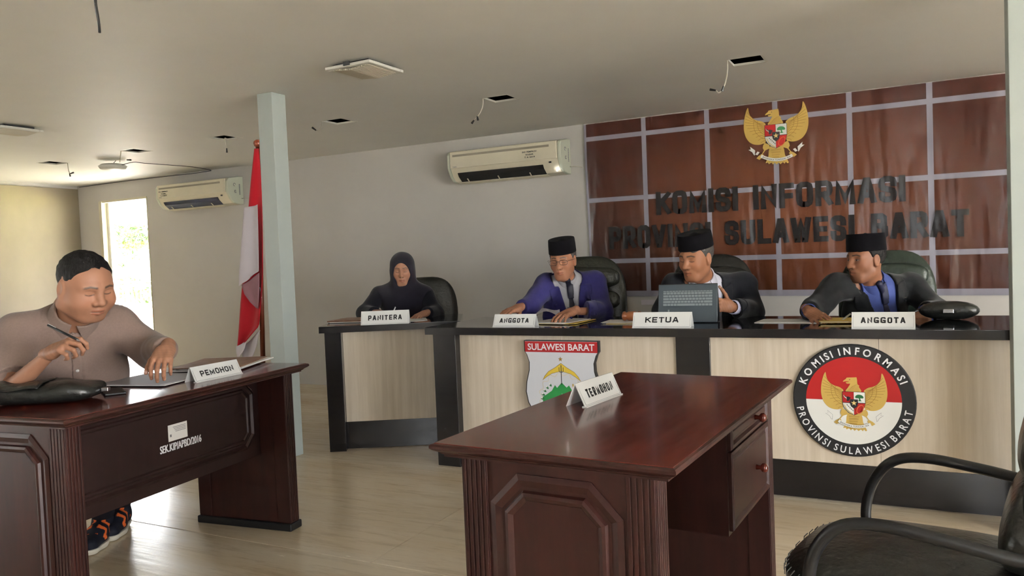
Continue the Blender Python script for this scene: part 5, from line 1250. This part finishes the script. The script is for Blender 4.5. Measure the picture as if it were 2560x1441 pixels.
# --- man in the purple-blue jacket
def man_a1():
    h = at(1407, 651, 4.80); pr = person('seated man in purple-blue jacket, black cap and glasses reaching over papers', h, look(h, 17, 9), dict(
        N=at(1420, 715, 4.93), P=at(1440, 905, 5.06), SL=at(1487, 706, 4.92), SR=at(1366, 712, 4.90), EL=at(1506, 778, 4.78), ER=at(1322, 770, 4.78),
        WL=at(1432, 779, 4.46), WR=at(1300, 769, 4.70), HL=(at(1398, 792, 4.38)-at(1432, 778, 4.46), (.1, -.25, 1), REST, dict(spread=.13)), HR=(at(1250, 784, 4.60)-at(1300, 769, 4.70), (.0, -.35, 1), FLAT, dict(spread=.12))),
        dict(skin=SK1, wide=.93, jaw=.95, nose=1.1, open=0, bulk=.98, neck=.92), roll=.02)
    out = jacket(pr, K['suitN'], K['shirtGr'], K['tieD'], apex=-.34, open_=.060)
    hair(pr, K['hairg'], .05, th=.003, back=-.03); peci(pr, K['velvet'], z0=.048, h=.084, tilt=-.03, rx=.083, ry=.104)
    b = pr['base']
    # eyeglasses
    g = MB()
    for s in (-1, 1):
        loop = [(s*.033+.024*math.copysign(abs(math.cos(a))**.6, math.cos(a)), .099, .001+.0145*math.copysign(abs(math.sin(a))**.6, math.sin(a))) for a in np.linspace(0, 2*PI, 24, endpoint=False)]
        g.tube([pr['frm'](q)-b for q in loop], .0012, 5, closed=True); g.tube([pr['frm'](q)-b for q in ((s*.058, .097, .008), (s*.078, .06, .009), (s*.082, .0, .006))], .0012, 5)
    g.tube([pr['frm'](q)-b for q in ((-.010, .100, .005), (0, .103, .008), (.010, .100, .005))], .0012, 5)
    gl = part('eyeglasses', g, K['blk'], pr['t'], label='thin dark wire spectacles')
    pin = on_front(pr, out, .082, -.115); f = pr['f']; mm = Matrix.Translation(pin-b+f*.006) @ Vector(f).to_track_quat('Z', 'Y').to_matrix().to_4x4()
    part('lapel_pin', MB().lathe([(.017, 0), (.017, .003), (.013, .005), (.004, .006)], 20, m=mm), K['gold'], pr['t'], smooth=True)
    part('pocket_square', MB().tube([on_front(pr, out, .095, -.172)-b+f*.003, on_front(pr, out, .160, -.160)-b+f*.003], .0055, 8, flat=.6), K['wink'], pr['t'])
    trousers(pr, K['trou'], [J_ for J_ in (pr['frT']((.12, .40, -pr['hlen']-.03)), pr['frT']((-.12, .40, -pr['hlen']-.03)))], [np.array([*(pr['frT']((.12, .40, 0))[:2]), .08]), np.array([*(pr['frT']((-.12, .40, 0))[:2]), .08])])
man_a1()
# --- man with the laptop
def man_k():
    h = at(1740, 645, 4.40); pr = person('seated man in black jacket and cap bending over the laptop', h, look(h, 36, 12), dict(
        N=at(1765, 722, 4.52), P=at(1780, 905, 4.78), SL=at(1858, 712, 4.58), SR=at(1688, 716, 4.52), EL=at(1880, 778, 4.50), ER=at(1662, 780, 4.46),
        WL=at(1830, 768, 4.22), WR=at(1700, 792, 4.30), HL=(at(1787, 762, 4.16)-at(1830, 768, 4.22), -CF+CR*.25, [(.30, .35, .2)]*4, dict(spread=.05, thumb=(1.0, .1, -.1))), HR=(at(1730, 780, 4.26)-at(1700, 792, 4.30), (-.5, -.5, .6), REST, dict())),
        dict(skin=SK2, wide=.97, nose=1.05, open=0, bulk=1.06, neck=1.0, fat=.1), roll=-.03, hs=1.06)
    jacket(pr, K['suitB'], K['shirtW'], None, apex=-.30, open_=.072)
    hair(pr, K['hairg'], .05, th=.005, back=-.045); peci(pr, K['velvet'], z0=.054, h=.080, tilt=.0)
    S_ = pr['S']; ax = nrm(S_['WL']-S_['EL']); part('shirt_cuff', MB().tube([S_['WL']-pr['base']-ax*.05, S_['WL']-pr['base']+ax*.004], [.040, .036], 16, caps=False), mat('striped_cuff', S(206, 204, 228), .8, var=.12, vscale=60), pr['t'], smooth=True, solid=.003)
    trousers(pr, K['trou'], [pr['frT']((.12, .40, -pr['hlen']-.03)), pr['frT']((-.12, .40, -pr['hlen']-.03))], [np.array([*(pr['frT']((.12, .40, 0))[:2]), .08]), np.array([*(pr['frT']((-.12, .40, 0))[:2]), .08])])
man_k()
# --- man in the blue shirt
def man_a2():
    h = at(2163, 649, 4.13); pr = person('seated man in black jacket, blue shirt and cap looking towards the left', h, look(h, 47, 3), dict(
        N=at(2182, 720, 4.24), P=at(2190, 905, 4.42), SL=at(2276, 716, 4.30), SR=at(2092, 718, 4.18), EL=at(2345, 782, 4.12), ER=at(2036, 776, 4.06),
        WL=at(2312, 780, 3.96), WR=at(2022, 778, 3.94), HL=(at(2296, 806, 3.88)-at(2312, 776, 3.96), (.25, -.6, .7), REST, dict()), HR=(at(2048, 799, 3.84)-at(2022, 776, 3.94), (-.1, -.55, .8), REST, dict(spread=.1))),
        dict(skin=SK3, wide=.96, nose=1.1, open=.6, gaze=-.004, bulk=1.03, neck=1.05, stubble=.2), roll=.0)
    out = jacket(pr, K['suitC'], K['shirtBl'], K['tieN'], apex=-.46, open_=.085)
    hair(pr, K['hair'], .05, th=.006, back=-.05); peci(pr, K['velvet'], z0=.046, h=.090, tilt=.03, rx=.086, ry=.108)
    pin = on_front(pr, out, .125, -.135); f = pr['f']; mm = Matrix.Translation(pin-pr['base']+f*.006) @ Vector(f).to_track_quat('Z', 'Y').to_matrix().to_4x4()
    part('lapel_pin', MB().lathe([(.020, 0), (.020, .003), (.015, .005), (.004, .006)], 20, m=mm), K['gold'], pr['t'], smooth=True)
    S_ = pr['S']
    for s in 'LR':
        ax = nrm(S_['W'+s]-S_['E'+s]); part('shirt_cuff', MB().tube([S_['W'+s]-pr['base']-ax*.05, S_['W'+s]-pr['base']+ax*.002], [.038, .035], 16, caps=False), K['shirtBl'], pr['t'], smooth=True, solid=.003)
    trousers(pr, K['trou'], [pr['frT']((.12, .40, -pr['hlen']-.03)), pr['frT']((-.12, .40, -pr['hlen']-.03))], [np.array([*(pr['frT']((.12, .40, 0))[:2]), .08]), np.array([*(pr['frT']((-.12, .40, 0))[:2]), .08])])
    tips = pr['hands']['R']; a = tips[0][0]; pen('silver pen in the hand of the man in the blue shirt', a+np.array([-.005, -.005, .002]), a+np.array([.085, .07, .065]), K['chrome'])
man_a2()
# --- woman in the head scarf
def woman():
    h = at(1006, 674, 5.62); pr = person('seated woman in black head scarf and black dress writing at the short bench', h, look(h, 6, 12), dict(
        N=at(1012, 735, 5.74), P=at(1020, 890, 5.82), SL=at(1062, 738, 5.72), SR=at(950, 738, 5.72), EL=at(1090, 785, 5.60), ER=at(912, 784, 5.58),
        WL=at(1066, 783, 5.40), WR=at(938, 783, 5.40), HL=(at(1040, 793, 5.32)-at(1066, 783, 5.40), (.1, -.2, 1), REST, dict(sc=.95)), HR=(at(962, 785, 5.32)-at(938, 783, 5.40), (-.3, -.2, 1), GRIP, dict(sc=.95))),
        dict(skin=SK4, wide=.95, jaw=.88, nose=.95, open=0, bulk=.88, neck=.9, browt=.0028, cell=.0026), hs=.97)
    toH = pr['toH']
    def scarf(P):
        Q = toH(P); T = pr['toT'](P)
        d = ell(Q, (0, -.012, .022), (.094, .112, .108)); d = smin(d, ell(Q, (0, .0, -.06), (.088, .085, .085)), .05)
        dr = ell(T, (0, .025, -.05), (.185, .135, .17)); dr = smin(dr, ell(T, (0, .05, -.20), (.150, .115, .16)), .06)
        dr = smin(dr, caps(P, pr['S']['SL'], pr['S']['SR'], .068, .068), .05)
        d = smin(d, dr+.006*np.sin(T[:, 0]*60+T[:, 2]*14)*np.clip(-T[:, 2]*6, 0, 1), .07)
        face = ell(Q, (0, .10, -.018), (.060, .12, .084)); face = np.maximum(face, .0-Q[:, 1]+.012)
        d = smax(d, -face, .012)
        return d+.002*wob(P, 45)
    c8 = np.array([pr['frT']((x, y, z)) for x in (-.26, .26) for y in (-.2, .26) for z in (-.40, .36)]); sdf_part(pr, 'head_scarf', scarf, c8.min(0), c8.max(0), .0048, K['hijab'])
    def dress(P):
        d = smin(pr['torso'](P, .012), pr['arms'](P, .016), .03)+.003*wob(P, 30)
        for s in 'LR':
            ax = nrm(pr['S']['W'+s]-pr['S']['E'+s]).astype(np.float32); d = np.where(np.linalg.norm(P-pr['S']['W'+s], axis=1) < .12, np.maximum(d, (P-pr['S']['W'+s]) @ ax+.005), d)
        return d
    sdf_part(pr, 'dress', dress, pr['lo'], pr['hi'], .0075, K['abaya'])
    kn = [pr['frT']((.11, .38, -pr['hlen']-.03)), pr['frT']((-.11, .38, -pr['hlen']-.03))]; trousers(pr, K['abaya'], kn, [np.array([k[0], k[1], .08]) for k in kn])
    a = pr['hands']['R'][0][0]; pen('white pen in the woman\'s writing hand', a+np.array([0, -.01, -.02]), a+np.array([.02, .05, .085]), K['wink'])
woman()
# --- applicant at the left desk
def man_p():
    h = at(214, 716, 2.95); pr = person('heavy-set man in taupe shirt writing at the left desk', h, look(h, -31, 21), dict(
        N=at(178, 808, 3.06), P=at(185, 1050, 3.34), SL=at(286, 812, 3.16), SR=at(46, 836, 2.98), EL=at(385, 880, 3.18), ER=at(18, 985, 2.80),
        WL=at(417, 872, 2.92), WR=at(128, 882, 2.72), HL=(at(396, 925, 2.78)-at(417, 872, 2.92), (.6, -.65, .3), [(.55, .8, .5)]*4, dict(spread=.05, thumb=(.5, .4, .2))), HR=(at(182, 852, 2.66)-at(128, 882, 2.72), (-.15, -.55, .8), GRIP, dict(thumb=(.4, .5, .3)))),
        dict(skin=SK4, wide=1.07, jaw=1.12, fat=1.0, nose=1.12, open=0, bulk=1.14, belly=1.12, neck=1.15, cell=.0025), roll=.05, hs=1.05)
    hair(pr, K['hair'], .088, th=.007, back=-.05, side=.035)
    toT = pr['toT']; o = .012
    def neck_d(P): return caps(P, pr['nb'], pr['nt'], pr['neckr']*1.10, pr['neckr'])
    def outer(P):
        d = smin(pr['torso'](P, o), pr['arms'](P, .016, 1.0), .04); return d+.004*wob(P, 22)+.0025*wob(P, 48, 1)
    S_ = pr['S']
    def shirt(P):
        d = outer(P); Q = toT(P)
        for s, k in (('L', .12), ('R', .75)):   # sleeves rolled: left to mid forearm, right at the elbow
            ax = (S_['W'+s]-S_['E'+s]); L = np.linalg.norm(ax); ax = (ax/L).astype(np.float32); e = S_['E'+s]+ax*L*(.93 if s == 'L' else .12)
            near = (np.linalg.norm(P-S_['W'+s], axis=1) < L*1.05) & (caps(P, S_['E'+s], S_['W'+s], .07, .07) < 0) & (pr['torso'](P, o) > .0)
            d = np.where(near, np.maximum(d, (P-e) @ ax), d)
        d = np.maximum(d, -(neck_d(P)-.006)); d = np.where(neck_d(P) < .045, np.maximum(d, Q[:, 2]-.05), d)
        groove = np.where(Q[:, 1] > 0, np.exp(-((np.abs(Q[:, 0]-.004)-.017)/.0025)**2)*.0035, 0); return d+groove
    sdf_part(pr, 'shirt', shirt, pr['lo'], pr['hi'], .0055, K['shirtBr'])
    axis = nrm(pr['nt']-pr['nb']).astype(np.float32); n0 = np.asarray(pr['nt']-axis*.135, np.float32)
    def col(P):
        Q = toT(P); hh = (P-n0) @ axis; nd = neck_d(P); drop = .02*np.clip(Q[:, 1]/.06, 0, 1); top = .085-drop; bot = .02-.035*np.clip(Q[:, 1]/.05, 0, 1)
        d = np.maximum(np.abs(nd-.010-.22*np.clip(.07-hh, 0, .09))-.004, np.maximum(hh-top, bot-hh)); gap = (.004+.35*np.clip(.075-hh, 0, .1))-np.abs(Q[:, 0]); return np.maximum(d, np.where(Q[:, 1] > 0, gap, -.1))
    c8 = np.array([pr['frT']((x, y, z)) for x in (-.15, .15) for y in (-.16, .2) for z in (-.1, .16)]); sdf_part(pr, 'shirt_collar', col, c8.min(0), c8.max(0), .0036, K['shirtBr'])
    def plk(P):
        Q = toT(P); return np.maximum(np.maximum(outer(P)-.0028, np.abs(Q[:, 0]-.004)-.0165), np.maximum(-Q[:, 1], np.maximum(Q[:, 2]+.045, -.5-Q[:, 2])))
    c8 = np.array([pr['frT']((x, y, z)) for x in (-.04, .05) for y in (0, .3) for z in (-.52, -.02)]); sdf_part(pr, 'placket', plk, c8.min(0), c8.max(0), .0045, K['shirtBr'])
    b = pr['base']; f = pr['f']; bm = mat('pale_button', S(226, 220, 214), .4)
    for k in range(4):
        q = on_front(pr, outer, .004, -.13-.085*k); mm = Matrix.Translation(q-b+f*.003) @ Vector(f).to_track_quat('Z', 'Y').to_matrix().to_4x4(); part('button', MB().lathe([(.0065, 0), (.0065, .003), (.004, .004)], 12, m=mm), bm, pr['t'], smooth=True)
    ax = nrm(S_['WL']-S_['EL']); c = S_['WL']*.42+S_['EL']*.58-b
    kn = [np.array([-2.98, 2.16, .50]), np.array([-2.92, 1.86, .50])]; ft = [np.array([-3.35, 2.40, .12]), np.array([-3.28, 2.26, .12])]
    trousers(pr, K['trou'], kn, ft, .09)
    sol = mat('cream_sole', S(216, 208, 190), .6); sk = attr_mat('shoe_upper', .7, .3)
    shoe(pr, 'shoe', (-3.37, 2.42, 0), (-3.20, 2.23, 0), (sk, sol)); shoe(pr, 'shoe', (-3.30, 2.28, 0), (-3.13, 2.08, 0), (sk, sol))
    a = pr['hands']['R'][0][0]; pen('dark pen held by the man in the taupe shirt', at(200, 853, 2.60), at(117, 812, 2.66), K['blk'])
man_p()
